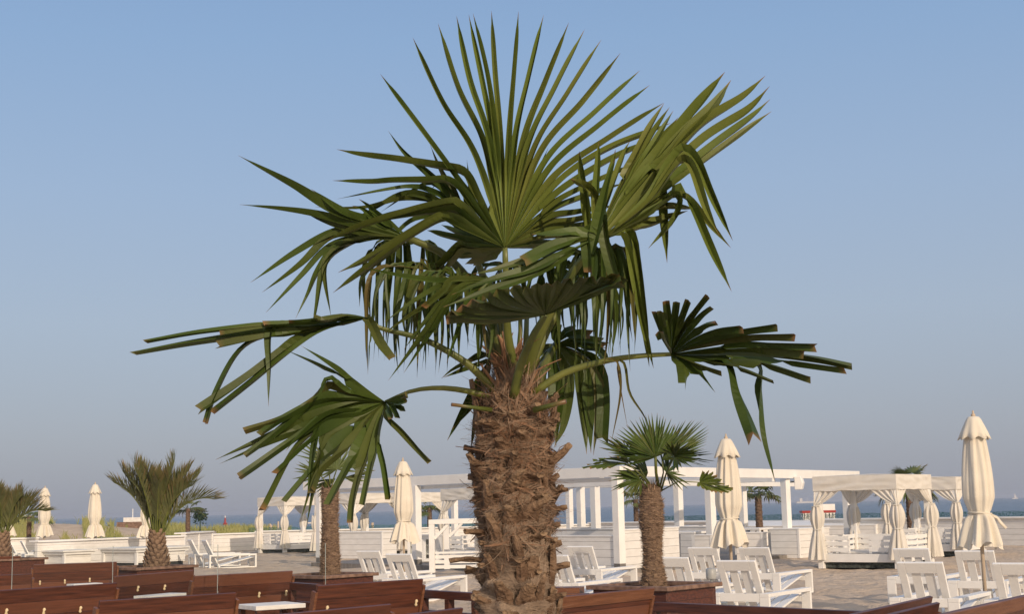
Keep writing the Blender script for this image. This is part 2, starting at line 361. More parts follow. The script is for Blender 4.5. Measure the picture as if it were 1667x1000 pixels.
pg = thing('pergola', 'large white open pergola with flat beams on square posts over the beach bar', 'pergola', (C_.x, C_.y, DZ))
PO = Vector((C_.x, C_.y, DZ)); angl = math.atan2((-dl).y, (-dl).x); PW = .21
def post(p, z1, w=PW):
    m = Matrix.Translation(Vector((p.x, p.y, 0))-Vector((PO.x, PO.y, DZ))) @ Matrix.Rotation(angl, 4, 'Z')
    q = MB(); q.box((-w/2, -w/2, DZ+.14), (w/2, w/2, z1), m); o = q.build('post', WHITE, pg, bevel=.006)
    q = MB(); q.box((-w/2+.004, -w/2+.004, DZ-.05), (w/2-.004, w/2-.004, DZ+.14), m); q.build('post_foot', FOOT, o)
ZT, BH = 2.60, .26
post(C_, ZT-BH); post(L_p, ZT-BH); post(R2, ZT-BH)
def onrow(px, a, d):                    # the point of the row a + s*d seen in column px
    lo, hi = 0.0, 30.0
    f0 = pix(a)[0] < px
    for _ in range(40):
        m_ = (lo+hi)/2
        if (pix(a+d*m_)[0] < px) == f0: lo = m_
        else: hi = m_
    return a+d*lo
def beam(a, b_, z1, h=BH, w=.12, name='beam'):
    q = MB(); o = Vector((PO.x, PO.y, DZ))
    q.bar(Vector((a.x, a.y, z1-h/2))-o, Vector((b_.x, b_.y, z1-h/2))-o, w, h); q.build(name, WHITE, pg, bevel=.006)
P680 = onrow(679, C_, dl); P1160 = onrow(1160.5, C_, dr); P1284 = onrow(1284, C_, dr); P1208 = onrow(1207, C_, dr)
for p in (P680, P1160, P1284): post(p, ZT-BH)
n1 = -dr; n2 = -dl
beam(C_+dl*-.16+dr*0, L_p+dl*.9, ZT)
beam(C_-dr*.0-dl*.165+dr*.07, R2+dr*.75-dl*.165, ZT+.003)
beam(C_+dl*.15+dr*.22, L_p+dl*.6+dr*.22, ZT-BH-.003, .10, .10)
# inner posts and inner frame beams
I1 = pz(1108, 43.0, 0); I2 = pz(1213, 49.5, 0)
post(I1, ZT-BH); post(I2, ZT-BH)
beam(C_+dl*5.0+dr*2.4, C_+dr*2.4, ZT-.25, .18, .1)
beam(I1-dr*3.2, I2+dr*5, ZT-BH+.02, .16, .12)
back = C_+dr*11
beam(back+dl*1.0, back+dl*9.5, ZT-.12, .2, .12)
for px, D, z1 in ((972, 41.5, 2.33), (948, 47.5, 2.30), (929, 56, 2.33), (741, 58, 2.3)): post(pz(px, D, 0), z1)
beam(pz(972, 41.3, 0)+n2*.3, pz(800, 49, 0), 2.50, .18, .16)
beam(pz(972, 41.5, 0), pz(929, 56, 0), 2.47, .14, .14)
# loudspeakers hanging on the posts
def speaker(px, py, D, label):
    p = A(px, py, D); r = thing('loudspeaker', label, 'loudspeaker', p, R(-25))
    q = MB(); prof = [(-.10,-.20),(.10,-.20),(.16,0),(.10,.20),(-.10,.20)]
    vs = [Vector((x, -.13, z)) for x, z in prof]+[Vector((x, .13, z)) for x, z in prof]
    q.add(vs, [(0,1,2,3,4),(9,8,7,6,5)]+[(i, 5+i, 5+(i+1)%5, (i+1)%5) for i in range(5)])
    q.build('cabinet', WHITE, r, bevel=.02); q = MB(); q.tube([(-.30,.02,.04),(-.08,0,.04)], .025, 6); q.build('bracket', STEEL, r)
speaker(1300, 787, P1284.y, 'white loudspeaker mounted high on a right pergola post')

# ---------------------------------------------------------------- boxes, counters and sheds
TH = math.radians(40)
d1 = Vector((math.cos(TH), -math.sin(TH), 0)); d2 = Vector((math.sin(TH), math.cos(TH), 0))
def solve_len(c, d, px):
    lo, hi = 0.0, 25.0; s0 = pix(c)[0] < px
    for _ in range(40):
        m_ = (lo+hi)/2
        if (pix(c+d*m_)[0] < px) == s0: lo = m_
        else: hi = m_
    return lo
def solve_z(c, ty):
    lo, hi = -1.0, 8.0
    for _ in range(40):
        m_ = (lo+hi)/2
        if pix(Vector((c.x, c.y, m_)))[1] > ty: lo = m_
        else: hi = m_
    return lo
def cbox(name, label, cat, cx, by, lx, rx, ty, z0=DZ, lid=None, m=None, top=.035, over=.02, group=None, depth=None):
    c = G(cx, by, z0); c.z = z0
    a = solve_len(c, -d1, lx); b_ = depth or solve_len(c, d2, rx); h = solve_z(c, ty)-z0
    r = thing(name, label, cat, c, math.atan2(d1.y, d1.x), group)
    q = MB(); q.box((-a, 0, -.1), (0, b_, h-top)); q.build('cladding', m or WHITE_BOARD, r, bevel=.004)
    q = MB()
    if lid is None: q.box((-a-over, -over, h-top), (over, b_+over, h))
    else:
        vs = [(-a-over,-over,h-top),(over,-over,h-top),(over,b_+over,h+lid-top),(-a-over,b_+over,h+lid-top)]
        vs += [(x, y, z+top) for x, y, z in vs]; q.add(vs, [(3,2,1,0),(4,5,6,7),(0,1,5,4),(1,2,6,5),(2,3,7,6),(3,0,4,7)])
        q2 = MB(); q2.add([(0,0,h-top-.002),(0,b_,h-top-.002),(0,b_,h+lid-top-.004),(-.03,0,h-top-.002),(-.03,b_,h-top-.002),(-.03,b_,h+lid-top-.004)], [(0,1,2),(5,4,3),(0,2,5,3),(0,3,4,1)])
        q2.build('gable', WHITE, r)
    q.build('top_board', WHITE, r, bevel=.004)
    # corner trims
    q = MB(); q.box((-.05,-.012,-.09), (.012,-.001,h-top-.004)); q.box((.001,-.001,-.09), (.012,.05,h-top-.004)); q.build('corner_trim', WHITE, r)
    return r
cbox('bar_counter', 'white boarded bar counter behind the central closed parasol', 'counter', 622, 906, 546, 646, 866)
# half walls at the pergola's front corner
def halfwall(a, b_, h, label, th=.12, z0=DZ-.1):
    t = (b_-a); L_ = t.length; r = thing('half_wall', label, 'half wall', (a.x, a.y, z0), math.atan2(t.y, t.x))
    q = MB(); q.box((0,-th/2,0), (L_, th/2, h)); q.build('cladding', WHITE_BOARD, r, bevel=.004)
    q = MB(); q.box((-.01,-th/2-.02,h), (L_+.01, th/2+.02, h+.035)); q.build('top_board', WHITE, r, bevel=.004)
halfwall(C_+dl*3.6, C_+dl*.12, .88, 'white boarded half wall left of the corner post of the pergola')
halfwall(C_+dr*.12, onrow(1104, C_, dr), 1.02, 'sunlit white boarded half wall right of the corner post of the pergola')
halfwall(C_+dl*6.2+dr*3.2, C_+dl*.5+dr*3.2, .98, 'pale half wall behind the pergola front, left of the corner post')
halfwall(C_+dl*7+dr*7, C_+dl*1.0+dr*7, .95, 'second white half wall deeper under the pergola')
cbox('storage_box', 'tall white boarded box with narrow front under the pergola, left of the second parasol', 'box', 1160, 916, 1132, 1172, 871)
cbox('storage_box', 'white boarded box in bluish shade right of the second parasol', 'box', 1243, 915, 1200, 1250, 867)
cbox('storage_box', 'white boarded box beside the pergola post with the loudspeaker', 'box', 1302, 904, 1256, 1352, 861)
cbox('bar_counter', 'white bar counter with shelf under the middle of the pergola', 'counter', 1120, 897, 1085, 1150, 857)
cbox('bar_counter', 'small white counter in shade between two pergola posts', 'counter', 1238, 886, 1222, 1262, 862)
cbox('storage_shed', 'low white shed with sloping lid and sunlit gable left of the right cabana', 'shed', 1427, 888, 1190, 1449, 855, z0=0, lid=.16)
cbox('storage_shed', 'low white shed with sloping lid just behind the fan palm on the right', 'shed', 1163, 884, 1020, 1182, 858, z0=0, lid=.25)
cbox('storage_shed', 'low white shed with sloping lid between the two right cabanas', 'shed', 1531, 885, 1478, 1560, 858, z0=0, lid=.10)
# low tables seen between the half walls
def small_table(px, by, w, h, label, D2=.8):
    c = G(px, by, DZ); r = thing('bar_table', label, 'table', c, math.atan2(d1.y, d1.x))
    q = MB(); q.box((-w/2,-D2/2,h-.06), (w/2, D2/2, h)); q.build('table_top', WHITE, r, bevel=.005)
    for sx in (-1, 1):
        for sy in (-1, 1):
            q = MB(); x = sx*(w/2-.07); y = sy*(D2/2-.07); q.box((x-.05,y-.05,-.02), (x+.05,y+.05,h-.063)); q.build('leg', WHITE, r)
small_table(1118, 912, 1.1, .78, 'white bar table with thick legs right of the half wall')
small_table(1228, 903, .9, .78, 'white table in shade under the pergola beside the blue shaded box')
small_table(1092, 905, 1.2, .72, 'white bar table half hidden by the fan palm trunk')

# bar frame with diagonal braces
def bar_frame():
    c = G(704, 930, DZ); r = thing('drinks_bar', 'white bar frame with diagonal corner braces left of the big palm trunk', 'bar', c, R(-8))
    W, H, Dp = 1.75, 1.28, 2.0
    for x, y in ((0,0),(W,0),(0,Dp),(W,Dp)):
        q = MB(); q.box((x-.07,y-.07,-.05), (x+.07,y+.07,H-.12)); q.build('post', WHITE, r, bevel=.004)
    for a, b_ in (((-.07,0),(W+.07,0)),((-.07,Dp),(W+.07,Dp))):
        q = MB(); q.bar((a[0],a[1],H-.06), (b_[0],b_[1],H-.06), .15, .115); q.build('top_rail', WHITE, r, bevel=.004)
    for x in (0, W):
        q = MB(); q.bar((x,.078,H-.06), (x,Dp-.078,H-.06), .14, .11); q.build('top_rail', WHITE, r, bevel=.004)
    for x, s_ in ((0,1),(W,-1)):
        for y in (0, Dp):
            q = MB(); q.bar((x+s_*.07,y,H-.48), (x+s_*.42,y,H-.13), .07, .07); q.build('brace', WHITE, r)
    q = MB(); q.box((.075,-.05,.42), (W-.075,.03,.47))
    for k in range(3): q.box((.075,-.02,.05+k*.125), (W-.075,.02,.135+k*.125))
    q.build('slatted_panel', WHITE, r)
    q = MB(); q.box((.9,1.2,-.05), (W+1.6,1.9,.72)); q.box((.85,1.15,.722), (W+1.65,1.95,.76)); q.build('counter', WHITE_BOARD, r)
bar_frame()
def cupboard():
    c = G(689, 916, DZ); r = thing('glazed_cupboard', 'small white cupboard with glass doors and shelves right of the central parasol', 'cupboard', c, R(-12))
    W, H = .95, .80
    q = MB(); q.box((-W/2,.02,0),(-W/2+.05,.4,H)); q.box((W/2-.05,.02,0),(W/2,.4,H)); q.box((-W/2+.052,.36,0),(W/2-.052,.4,H-.052)); q.box((-W/2-.02,0,H-.05),(W/2+.02,.42,H+.0))
    q.build('carcass', WHITE, r)
    for k in range(2): 
        q = MB(); q.box((-W/2+.053,.06,.22+k*.26),(W/2-.053,.355,.245+k*.26)); q.build('shelf', WHITE, r)
    for s_ in (-1, 1):
        x0, x1 = (-W/2, -.003) if s_ < 0 else (.003, W/2)
        q = MB(); f = .085
        q.box((x0,-.015,.02),(x0+f,.015,H-.055)); q.box((x1-f,-.015,.02),(x1,.015,H-.055)); q.box((x0+f+.001,-.015,.02),(x1-f-.001,.015,.02+f)); q.box((x0+f+.001,-.015,H-.055-f),(x1-f-.001,.015,H-.055))
        o = q.build('door', WHITE, r); q = MB(); q.box((x0+f,-.003,.02+f),(x1-f,.003,H-.055-f)); q.build('pane', GLASS, o)
cupboard()

# counters of the left terrace: slab top, recessed front
def counter(cx, by, lx, rx, ty, label, z0=0, gap=True, over=.10):
    c = G(cx, by, z0); c.z = z0
    a = solve_len(c, -d1, lx); b_ = solve_len(c, d2, rx); h = solve_z(c, ty)-z0
    r = thing('terrace_counter', label, 'counter', c, math.atan2(d1.y, d1.x))
    q = MB(); q.box((-a+.06,.06,.16), (-.06,b_-.06,h-.14)); q.build('cabinet', WHITE_BOARD, r)
    q = MB(); q.box((-a-over*.3,-over*.3,h-.14), (over*.3,b_+over*.3,h-.06)); q.build('apron', WHITE, r, bevel=.006)
    q = MB(); q.box((-a-over,-over,h-.058), (over,b_+over,h)); q.build('counter_top', WHITE_OLD, r, bevel=.006)
    q = MB(); q.box((-a+.1,.1,0), (-.1,b_-.1,.16)); q.build('plinth', DARK, r)
    for x in (-a+.05, -.05):
        q = MB(); q.box((x-.06,-.0,0), (x+.06,.059,h-.142)); q.build('corner_post', WHITE, r)
counter(104, 928, 56, 152, 897, 'white terrace counter with grey shaded front at the far left')
counter(222, 926, 165, 305, 893, 'white terrace counter with overhanging top behind the feather palm')
counter(118, 915, 108, 240, 886, 'long white terrace counter in front of the white wall, in the sun')
# ---------------------------------------------------------------- lounge chairs
def make_chair():
    r = thing('lounge_chair', 'x', 'lounge chair', group='white slatted lounge chairs on the sand')
    W, Lc, ZA, pw, t = .88, 1.48, .42, .14, .05
    for s_ in (-1, 1):
        x0, x1 = sorted((s_*W/2, s_*(W/2-pw))); q = MB()
        q.box((x0,0,0),(x1,t,ZA-t-.001)); q.box((x0,Lc-t,0),(x1,Lc,ZA-t-.001)); q.box((x0,0,ZA-t),(x1,Lc,ZA)); q.box((x0,t+.001,.0),(x1,Lc-t-.001,.035))
        q.build('side_frame', WHITE, r, bevel=.004)
    q = MB(); q.box((-W/2+pw+.002,.004,ZA-.115),(W/2-pw-.002,.045,ZA-.004)); q.build('rear_rail', WHITE, r, bevel=.004)
    q = MB(); q.box((-W/2+pw+.002,Lc-.05,.22),(W/2-pw-.002,Lc-.01,.30)); q.build('front_rail', WHITE, r, bevel=.004)
    # backrest: a framed panel leaning back
    p0 = Vector((0,.36,.03)); p1 = Vector((0,-.065,.865)); u = (p1-p0); H = u.length; u.normalize()
    nrm = Vector((1,0,0)).cross(u)
    m = Matrix(((1,u.x,nrm.x,0),(0,u.y,nrm.y,p0.y),(0,u.z,nrm.z,p0.z),(0,0,0,1)))
    bw = W/2-pw-.012; q = MB(); th = .042
    q.box((-bw,0,-th/2),(-bw+.095,H-.002,th/2),m); q.box((bw-.095,0,-th/2),(bw,H-.002,th/2),m)
    q.box((-bw+.096,H-.15,-th/2),(bw-.096,H-.002,th/2),m); q.box((-bw+.096,0,-th/2),(bw-.096,.09,th/2),m)
    inner = 2*(bw-.096); sw = .115; gap = (inner-2*sw)/3
    for k in range(2):
        x = -inner/2+gap+k*(sw+gap); q.box((x,.02,-.030),(x+sw,H-.10,-.008),m)
    q.build('backrest', WHITE, r, bevel=.004)
    # seat: four planks rising to the front
    s0 = Vector((0,.38,.075)); s1 = Vector((0,1.42,.315)); u = (s1-s0); H = u.length; u.normalize(); nrm = Vector((1,0,0)).cross(u)
    m = Matrix(((1,u.x,nrm.x,0),(0,u.y,nrm.y,s0.y),(0,u.z,nrm.z,s0.z),(0,0,0,1)))
    n_ = 4; wv = 2*bw/n_
    for k in range(n_):
        q = MB(); q.box((-bw+k*wv+.012,0,-.015),(-bw+(k+1)*wv-.012,H,.015),m); q.build('seat_plank', WHITE, r, bevel=.003)
    return r
chair0 = make_chair(); used = [False]
def place_chair(rx, ry, head, label, z=.42, right=True):
    """rx, ry: image point of the rear right arm corner (top); head: compass angle of the way it faces"""
    p = G(rx, ry, z); h = R(head); fx = Vector((math.cos(h), math.sin(h), 0)); rt = Vector((math.sin(h), -math.cos(h), 0))
    c = Vector((p.x, p.y, 0)) - rt*(.44 if right else -.44)
    o = chair0 if not used[0] else copy_tree(chair0); used[0] = True
    o.location = (c.x, c.y, 0); o.rotation_euler = (0, 0, h-math.pi/2); o['label'] = label
    return o
place_chair(1251.6, 967.6, 56, 'white slatted lounge chair in front of the second closed parasol, nearest the brown bench rail')
place_chair(1269, 934, 56, 'white slatted lounge chair right of the second parasol pole')
place_chair(1184, 933, 58, 'white slatted lounge chair left of the second parasol pole')
place_chair(1140.5, 958, 60, 'white slatted lounge chair half hidden by the brown planter of the right fan palm')
place_chair(1561, 975.5, 57, 'white slatted lounge chair in front of the right parasol pole, on its left')
place_chair(1532, 940, 57, 'white slatted lounge chair directly in front of the nearest draped cabana')
place_chair(1640, 947, 57, 'white slatted lounge chair behind the right parasol pole')
place_chair(1601, 978, 57, 'white slatted lounge chair cut off by the right edge of the picture', right=False)
place_chair(979, 927.5, 57, 'white slatted lounge chair before the half wall of the pergola corner')
place_chair(942, 950, 57, 'white slatted lounge chair just right of the big palm trunk, partly hidden by it')
place_chair(684, 943.5, 57, 'white slatted lounge chair just right of the middle parasol, behind a brown bench')
place_chair(631, 935, 57, 'white slatted lounge chair left of the middle parasol, next to the brown planter')
place_chair(341, 904.5, 26, 'white lounge chair seen from the side on open sand, right one of a pair')
place_chair(317, 903, 26, 'white lounge chair seen from the side, beside the feather palm planter')
place_chair(40, 903, 26, 'white lounge chair at the far left beside the terrace counter')
place_chair(20, 902, 26, 'white lounge chair at the far left edge next to a parasol pole')

# ---------------------------------------------------------------- closed parasols
def parasol(px, apex_y, D, label, seed, zapex=None, lean=0.0, bulge=1.0):
    p = pz(px, D, 0); H = solve_z(p, apex_y); k = H/2.80; g = random.Random(seed)
    r = thing('closed_parasol', label, 'parasol', p, g.uniform(0, 6.28), 'closed cream parasols')
    q = MB(); q.tube([(0,0,-.2),(0,0,H-.06*k)], .026*max(k,.9), 10); q.build('pole', POLE, r, smooth=True)
    q = MB(); q.lathe([(.001,H),(.016*k,H-.02*k),(.012*k,H-.045*k),(.030*k,H-.06*k),(.030*k,H-.10*k)], (0,0,0), 10); q.build('finial', POLE, r, smooth=True)
    ph = [g.uniform(0, 6.28) for _ in range(4)]
    def cap(r_, z_, a_):
        f = max(0, (H-.10*k-z_)/(.30*k)); return r_*(1+.10*f*math.cos(8*a_+ph[0])+.03*f*math.cos(3*a_+ph[1]))
    prof = [(.02*k,H-.085*k),(.075*k,H-.095*k),(.10*k,H-.13*k),(.135*k,H-.21*k),(.17*k,H-.30*k),(.205*k,H-.385*k),(.20*k,H-.388*k),(.15*k,H-.32*k)]
    vs = MB(); nn = 64
    def capz(prof):
        pts = []; fs = []
        for i, (r_, z_) in enumerate(prof):
            for j in range(nn):
                a_ = 2*math.pi*j/nn; rr = cap(r_, z_, a_); dz = (.022*k*math.cos(8*a_+ph[0]) if i in (5, 6) else 0)
                pts.append(Vector((math.cos(a_)*rr, math.sin(a_)*rr, z_-dz)))
        for i in range(len(prof)-1):
            for j in range(nn): fs.append((i*nn+j, i*nn+(j+1)%nn, (i+1)*nn+(j+1)%nn, (i+1)*nn+j))
        return pts, fs
    vs.add(*capz(prof)); vs.build('top_vent', CANVAS, r, smooth=True)
    zt = H*.50; zs = H*.345
    nf = 8; rr0 = []
    N_ = 128
    fold = [[g.uniform(.6, 1.3) for _ in range(nf)] for _ in range(2)]; offs = [g.uniform(-.25,.25) for _ in range(nf)]
    def body(r_, z_, a_):
        t = (H-z_)/(H-zs)
        amp = .12 if z_ > zt+.1 else (.10 if z_ > zt-.04 else .26)
        if abs(z_-zt) < .03: amp = .05
        k_ = a_/(2*math.pi)*nf; i0 = int(k_)%nf; fr = k_-int(k_)
        A_ = fold[0][i0]*(1-fr)+fold[0][(i0+1)%nf]*fr
        s_ = a_+.22*math.sin(a_*2+ph[2])+.25*t*math.sin(ph[3]+3*t)
        v = math.cos(nf*s_+ph[1]); v = math.copysign(abs(v)**.7, v)
        w = math.cos(19*a_+ph[0]+2.5*t)*.35
        low = 0 if z_ > zt else .10*math.cos(3*a_+ph[3])+.06*math.cos(2*a_+ph[2])
        return r_*(1+amp*A_*(v*.8+w*.55)+low)
    prof = []
    zc = H-.34*k; n_ = 26
    for i in range(n_+1):
        f = i/n_; z_ = zc+(zt-zc)*f
        rad = (.115+.085*math.sin(math.pi*min(1, f*.62+.05))*bulge)*k
        if f > .8: rad = rad*(1-(f-.8)/.2)+.135*k*(f-.8)/.2
        prof.append((rad, z_))
    for i in range(1, 15):
        f = i/14; z_ = zt+(zs-zt)*f; prof.append(((.135+.135*f**.75)*k, z_))
    q = MB(); pts = []; fs = []
    for i, (r_, z_) in enumerate(prof):
        for j in range(N_):
            a_ = 2*math.pi*j/N_; rr = body(r_, z_, a_)
            dz = 0
            if z_ < zt: f = (zt-z_)/(zt-zs); dz = f**3*.035*k*math.cos(nf*a_+ph[1])+f**3*.03*math.cos(2*a_+ph[0])
            pts.append(Vector((math.cos(a_)*rr, math.sin(a_)*rr, z_+dz)))
    for i in range(len(prof)-1):
        for j in range(N_): fs.append((i*N_+j, i*N_+(j+1)%N_, (i+1)*N_+(j+1)%N_, (i+1)*N_+j))
    q.add(pts, fs); q.build('canopy', CANVAS, r, smooth=True)
    q = MB(); q.tube([(math.cos(a_)*.142*k, math.sin(a_)*.142*k, zt+.012*math.sin(a_)) for a_ in [i*math.pi/12 for i in range(25)]], .014*k, 6, flat=1.6)
    q.build('tie_strap', CANVAS, r, smooth=True)
    return r
parasol(11, 797, 58, 'cream closed parasol at the far left edge, half hidden by palm leaves', 1)
parasol(70.5, 791, 53.5, 'cream closed parasol standing between the small fan palm and the sandy dune, second from left', 2)
parasol(152.5, 785, 49, 'cream closed parasol standing alone before the sandy dune', 3)
parasol(238, 788, 48, 'cream closed parasol hidden behind the feather palm leaves', 4)
parasol(658, 745, 31.5, 'cream closed parasol in the middle, in front of the long pergola beam', 5)
q_ = parasol(1193.5, 706, 23.6, 'cream closed parasol before the right pergola posts, wide flared skirt', 6)
q_ = parasol(1606.5, 668, 19.9, 'largest cream closed parasol at the right with hanging tie strap', 7)
b = MB(); g5 = 0
b.tube([(.12,.05,1.42),(.2,.12,1.37),(.235,.15,1.30),(.30,.17,1.22)], [.012,.014,.018,.016], 6, flat=2.2); o_ = b.build('loose_strap', CANVAS, q_, smooth=True); o_.rotation_euler = (0,0,-q_.rotation_euler.z-.6)
def sleeve(px, D, z1, label):
    p = pz(px, D, 0); b = MB(); b.lathe([(.05,0),(.05,z1-.03),(.062,z1-.03),(.062,z1),(.03,z1)], (0,0,0), 16)
    r = thing('parasol_base', label, 'parasol base', p); b.build('ground_sleeve', STEEL, r, smooth=False)
    q = MB(); q.box((.06,-.02,z1-.02),(.10,.02,z1+.01)); q.tube([(.0,0,z1-.1),(.09,0,z1-.1)], .012, 6); q.build('clamp', STEEL, r)
    q = MB(); q.lathe([(.28,0),(.28,.05),(.24,.07),(.05,.07)], (0,0,0), 24); q.build('base_plate', STEEL, r)
sleeve(1606.5, 19.9, .36, 'grey steel sleeve holding the right parasol pole')
sleeve(1193.5, 23.6, .30, 'grey steel sleeve holding the second parasol pole')
b = MB(); b.lathe([(.075,0),(.09,.02),(.09,.17),(.07,.19),(.02,.19)], (0,0,0), 18)
r_ = thing('ash_can', 'small grey round ash can between the two chairs left of the second parasol', 'ash can', G(1158, 944, .35)); b.build('can', CARTON, r_, smooth=True)
b = MB(); b.lathe([(.08,-.35),(.08,-.33),(.02,-.32),(.02,0)], (0,0,0), 12); b.build('stand', STEEL, r_)

# ---------------------------------------------------------------- draped cabanas
def pleat_tube(q, c, prof, nf, amp, seed, half=None, n=56):
    g = random.Random(seed); ph = g.uniform(0, 6.28); ph2 = g.uniform(0, 6.28); pts = []; fs = []
    for (r_, z_, ox, oy) in prof:
        for j in range(n):
            a_ = 2*math.pi*j/n
            rr = r_*(1+amp*math.cos(nf*a_+ph+.8*math.sin(z_*2+ph2))+amp*.5*math.cos((nf*2+1)*a_+ph2+z_*1.5))
            pts.append(Vector((c[0]+ox+math.cos(a_)*rr, c[1]+oy+math.sin(a_)*rr, z_)))
    for i in range(len(prof)-1):
        for j in range(n): fs.append((i*n+j, i*n+(j+1)%n, (i+1)*n+(j+1)%n, (i+1)*n+j))
    q.add(pts, fs)
def swag(q, a, b_, tie, zt, n=22, m=12, out=Vector((0,0,0)), seed=0):
    """pleated cloth from the valance edge a..b gathered into the tie point"""
    g = random.Random(seed); pts = []; fs = []
    for i in range(m+1):
        f = i/m
        for j in range(n+1):
            s_ = j/n; top = a.lerp(b_, s_)
            w = .035*math.sin(s_*n*1.15+seed)*(1-.4*f)
            cur = top.lerp(tie, f); sag = math.sin(math.pi*f)*.05*(s_-.2)
            spread = Vector((b_.x-a.x, b_.y-a.y, 0)).normalized()*(.05*(s_-.5)*f)
            pts.append(cur+out*w+Vector((0,0,-abs(sag)*1.4))+spread)
    for i in range(m):
        for j in range(n): fs.append((i*(n+1)+j, i*(n+1)+j+1, (i+1)*(n+1)+j+1, (i+1)*(n+1)+j))
    q.add(pts, fs)
def cabana(px, by, s1, s2, label, H=2.25, rot=TH, seed=1, z0=0, backs=(0,1,2,3)):
    """near corner ground point at image px,by; s1 along -d1 (to the left), s2 along d2"""
    c = G(px, by, z0); g = random.Random(seed)
    r = thing('cabana', label, 'cabana', c, -rot, 'white draped day bed cabanas')
    X0, X1, Y0, Y1 = -s1, 0.0, 0.0, s2; pw = .14
    cor = [(X0,Y0),(X1,Y0),(X1,Y1),(X0,Y1)]; cor_in = [(X0+pw/2,Y0+pw/2),(X1-pw/2,Y0+pw/2),(X1-pw/2,Y1-pw/2),(X0+pw/2,Y1-pw/2)]
    for (x, y) in cor_in:
        q = MB(); q.box((x-pw/2,y-pw/2,0),(x+pw/2,y+pw/2,H-.05)); q.build('post', WHITE, r, bevel=.005)
    # bed rim and deck
    q = MB(); zb = .36; hb = .20
    q.box((X0+pw,Y0+.02,zb-hb),(X1-pw,Y0+.06,zb)); q.box((X0+pw,Y1-.06,zb-hb),(X1-pw,Y1-.02,zb)); q.box((X0+.02,Y0+pw,zb-hb),(X0+.06,Y1-pw,zb)); q.box((X1-.06,Y0+pw,zb-hb),(X1-.02,Y1-pw,zb))
    q.build('bed_rim', WHITE, r, bevel=.004)
    q = MB(); n_ = 9; w = (s2-.14)/n_
    for k in range(n_): q.box((X0+.065,Y0+.07+k*w,zb-.05),(X1-.065,Y0+.07+(k+1)*w-.012,zb-.012))
    q.build('bed_slats', WHITE, r)
    q = MB(); q.box((X0+.10,Y0+.12,.02),(X1-.10,Y1-.12,zb-hb-.02)); q.build('netting_skirt', MULCH, r)
    # slatted backs on the edges
    sides = [((X0+pw,Y0+.09),(X1-pw,Y0+.09)),((X1-.09,Y0+pw),(X1-.09,Y1-pw)),((X0+pw,Y1-.09),(X1-pw,Y1-.09)),((X0+.09,Y0+pw),(X0+.09,Y1-pw))]
    for i in backs:
        (ax, ay), (bx, by_) = sides[i]; q = MB()
        f0, f1 = (0, 1) if i != 0 else (0, .32)
        for f_a, f_b in ([(0,.36),(.64,1)] if i in (0,) else [(0,1)]):
            a_ = Vector((ax+(bx-ax)*f_a, ay+(by_-ay)*f_a, 0)); b_ = Vector((ax+(bx-ax)*f_b, ay+(by_-ay)*f_b, 0))
            if f_a > 0: q.build('slatted_back', WHITE, r); q = MB()
            for k in range(3): q.bar(a_+Vector((0,0,zb+.10+k*.14)), b_+Vector((0,0,zb+.10+k*.14)), .025, .095)
            t = (b_-a_).normalized(); nn = 3 if f_b-f_a > .5 else 2
            for k in range(nn+1):
                p = a_.lerp(b_, min(.97, max(.03, k/nn))); o = Vector((-t.y, t.x, 0))*.024
                q.box((p.x+o.x-.03-abs(t.y)*-.01, p.y+o.y-.03, zb+.01),(p.x+o.x+.03,p.y+o.y+.03,zb+.43)) if False else q.bar(p+o+Vector((0,0,zb+.01)), p+o+Vector((0,0,zb+.44)), .06, .022, up=Vector((-t.y,t.x,0)))
        q.build('slatted_back', WHITE, r)
    q = MB(); q.box((X0+.25,Y0+.3,zb-.008),(X1-.25,Y1-.3,zb+.05)); q.build('mattress', WHITE_OLD, r, bevel=.02)
    # canopy: roof cloth + valance with soft creases
    q = MB(); e = .03; vh = .36; n_ = 40; m_ = 12; pts = []; fs = []
    ring = []
    crn = [(X0-e,Y0-e),(X1+e,Y0-e),(X1+e,Y1+e),(X0-e,Y1+e)]
    for k in range(4):
        a_ = Vector((*crn[k],0)); b_ = Vector((*crn[(k+1)%4],0)); t = (b_-a_).normalized(); o = Vector((t.y,-t.x,0))
        base = len(pts)
        for i in range(m_+1):
            for j in range(n_+1):
                s_ = j/n_; f = i/m_; ed = min(1, min(s_,1-s_)*9)
                sg = 1 if (k+seed)%2 else -1; w = ed*(.030*noise.noise(Vector((s_*3.1+k*7+seed, f*2.6+s_*3, 1)))+.009*math.sin(11*(f*1.0+sg*s_*1.1-.7*s_*s_)+k+seed+4*noise.noise(Vector((s_*2.2, f*1.5, seed+k))))+.012*noise.noise(Vector((s_*9+f*3*sg, f*5-s_*2, k+seed*3))))*(.35+.65*math.sin(math.pi*min(1,f*.85+.1)))
                pts.append(a_.lerp(b_, s_)+o*w+Vector((0,0,H-f*vh+(.006*math.sin(s_*21+k) if i == m_ else 0))))
        for i in range(m_):
            for j in range(n_): fs.append((base+i*(n_+1)+j, base+(i+1)*(n_+1)+j, base+(i+1)*(n_+1)+j+1, base+i*(n_+1)+j+1))
    b0 = len(pts); pts += [Vector((x, y, H)) for x, y in crn]+[Vector(((X0+X1)/2,(Y0+Y1)/2,H+.05))]
    fs += [(b0,b0+1,b0+4),(b0+1,b0+2,b0+4),(b0+2,b0+3,b0+4),(b0+3,b0,b0+4)]
    q.add(pts, fs); q.build('canopy', CURTAIN, r, smooth=True)
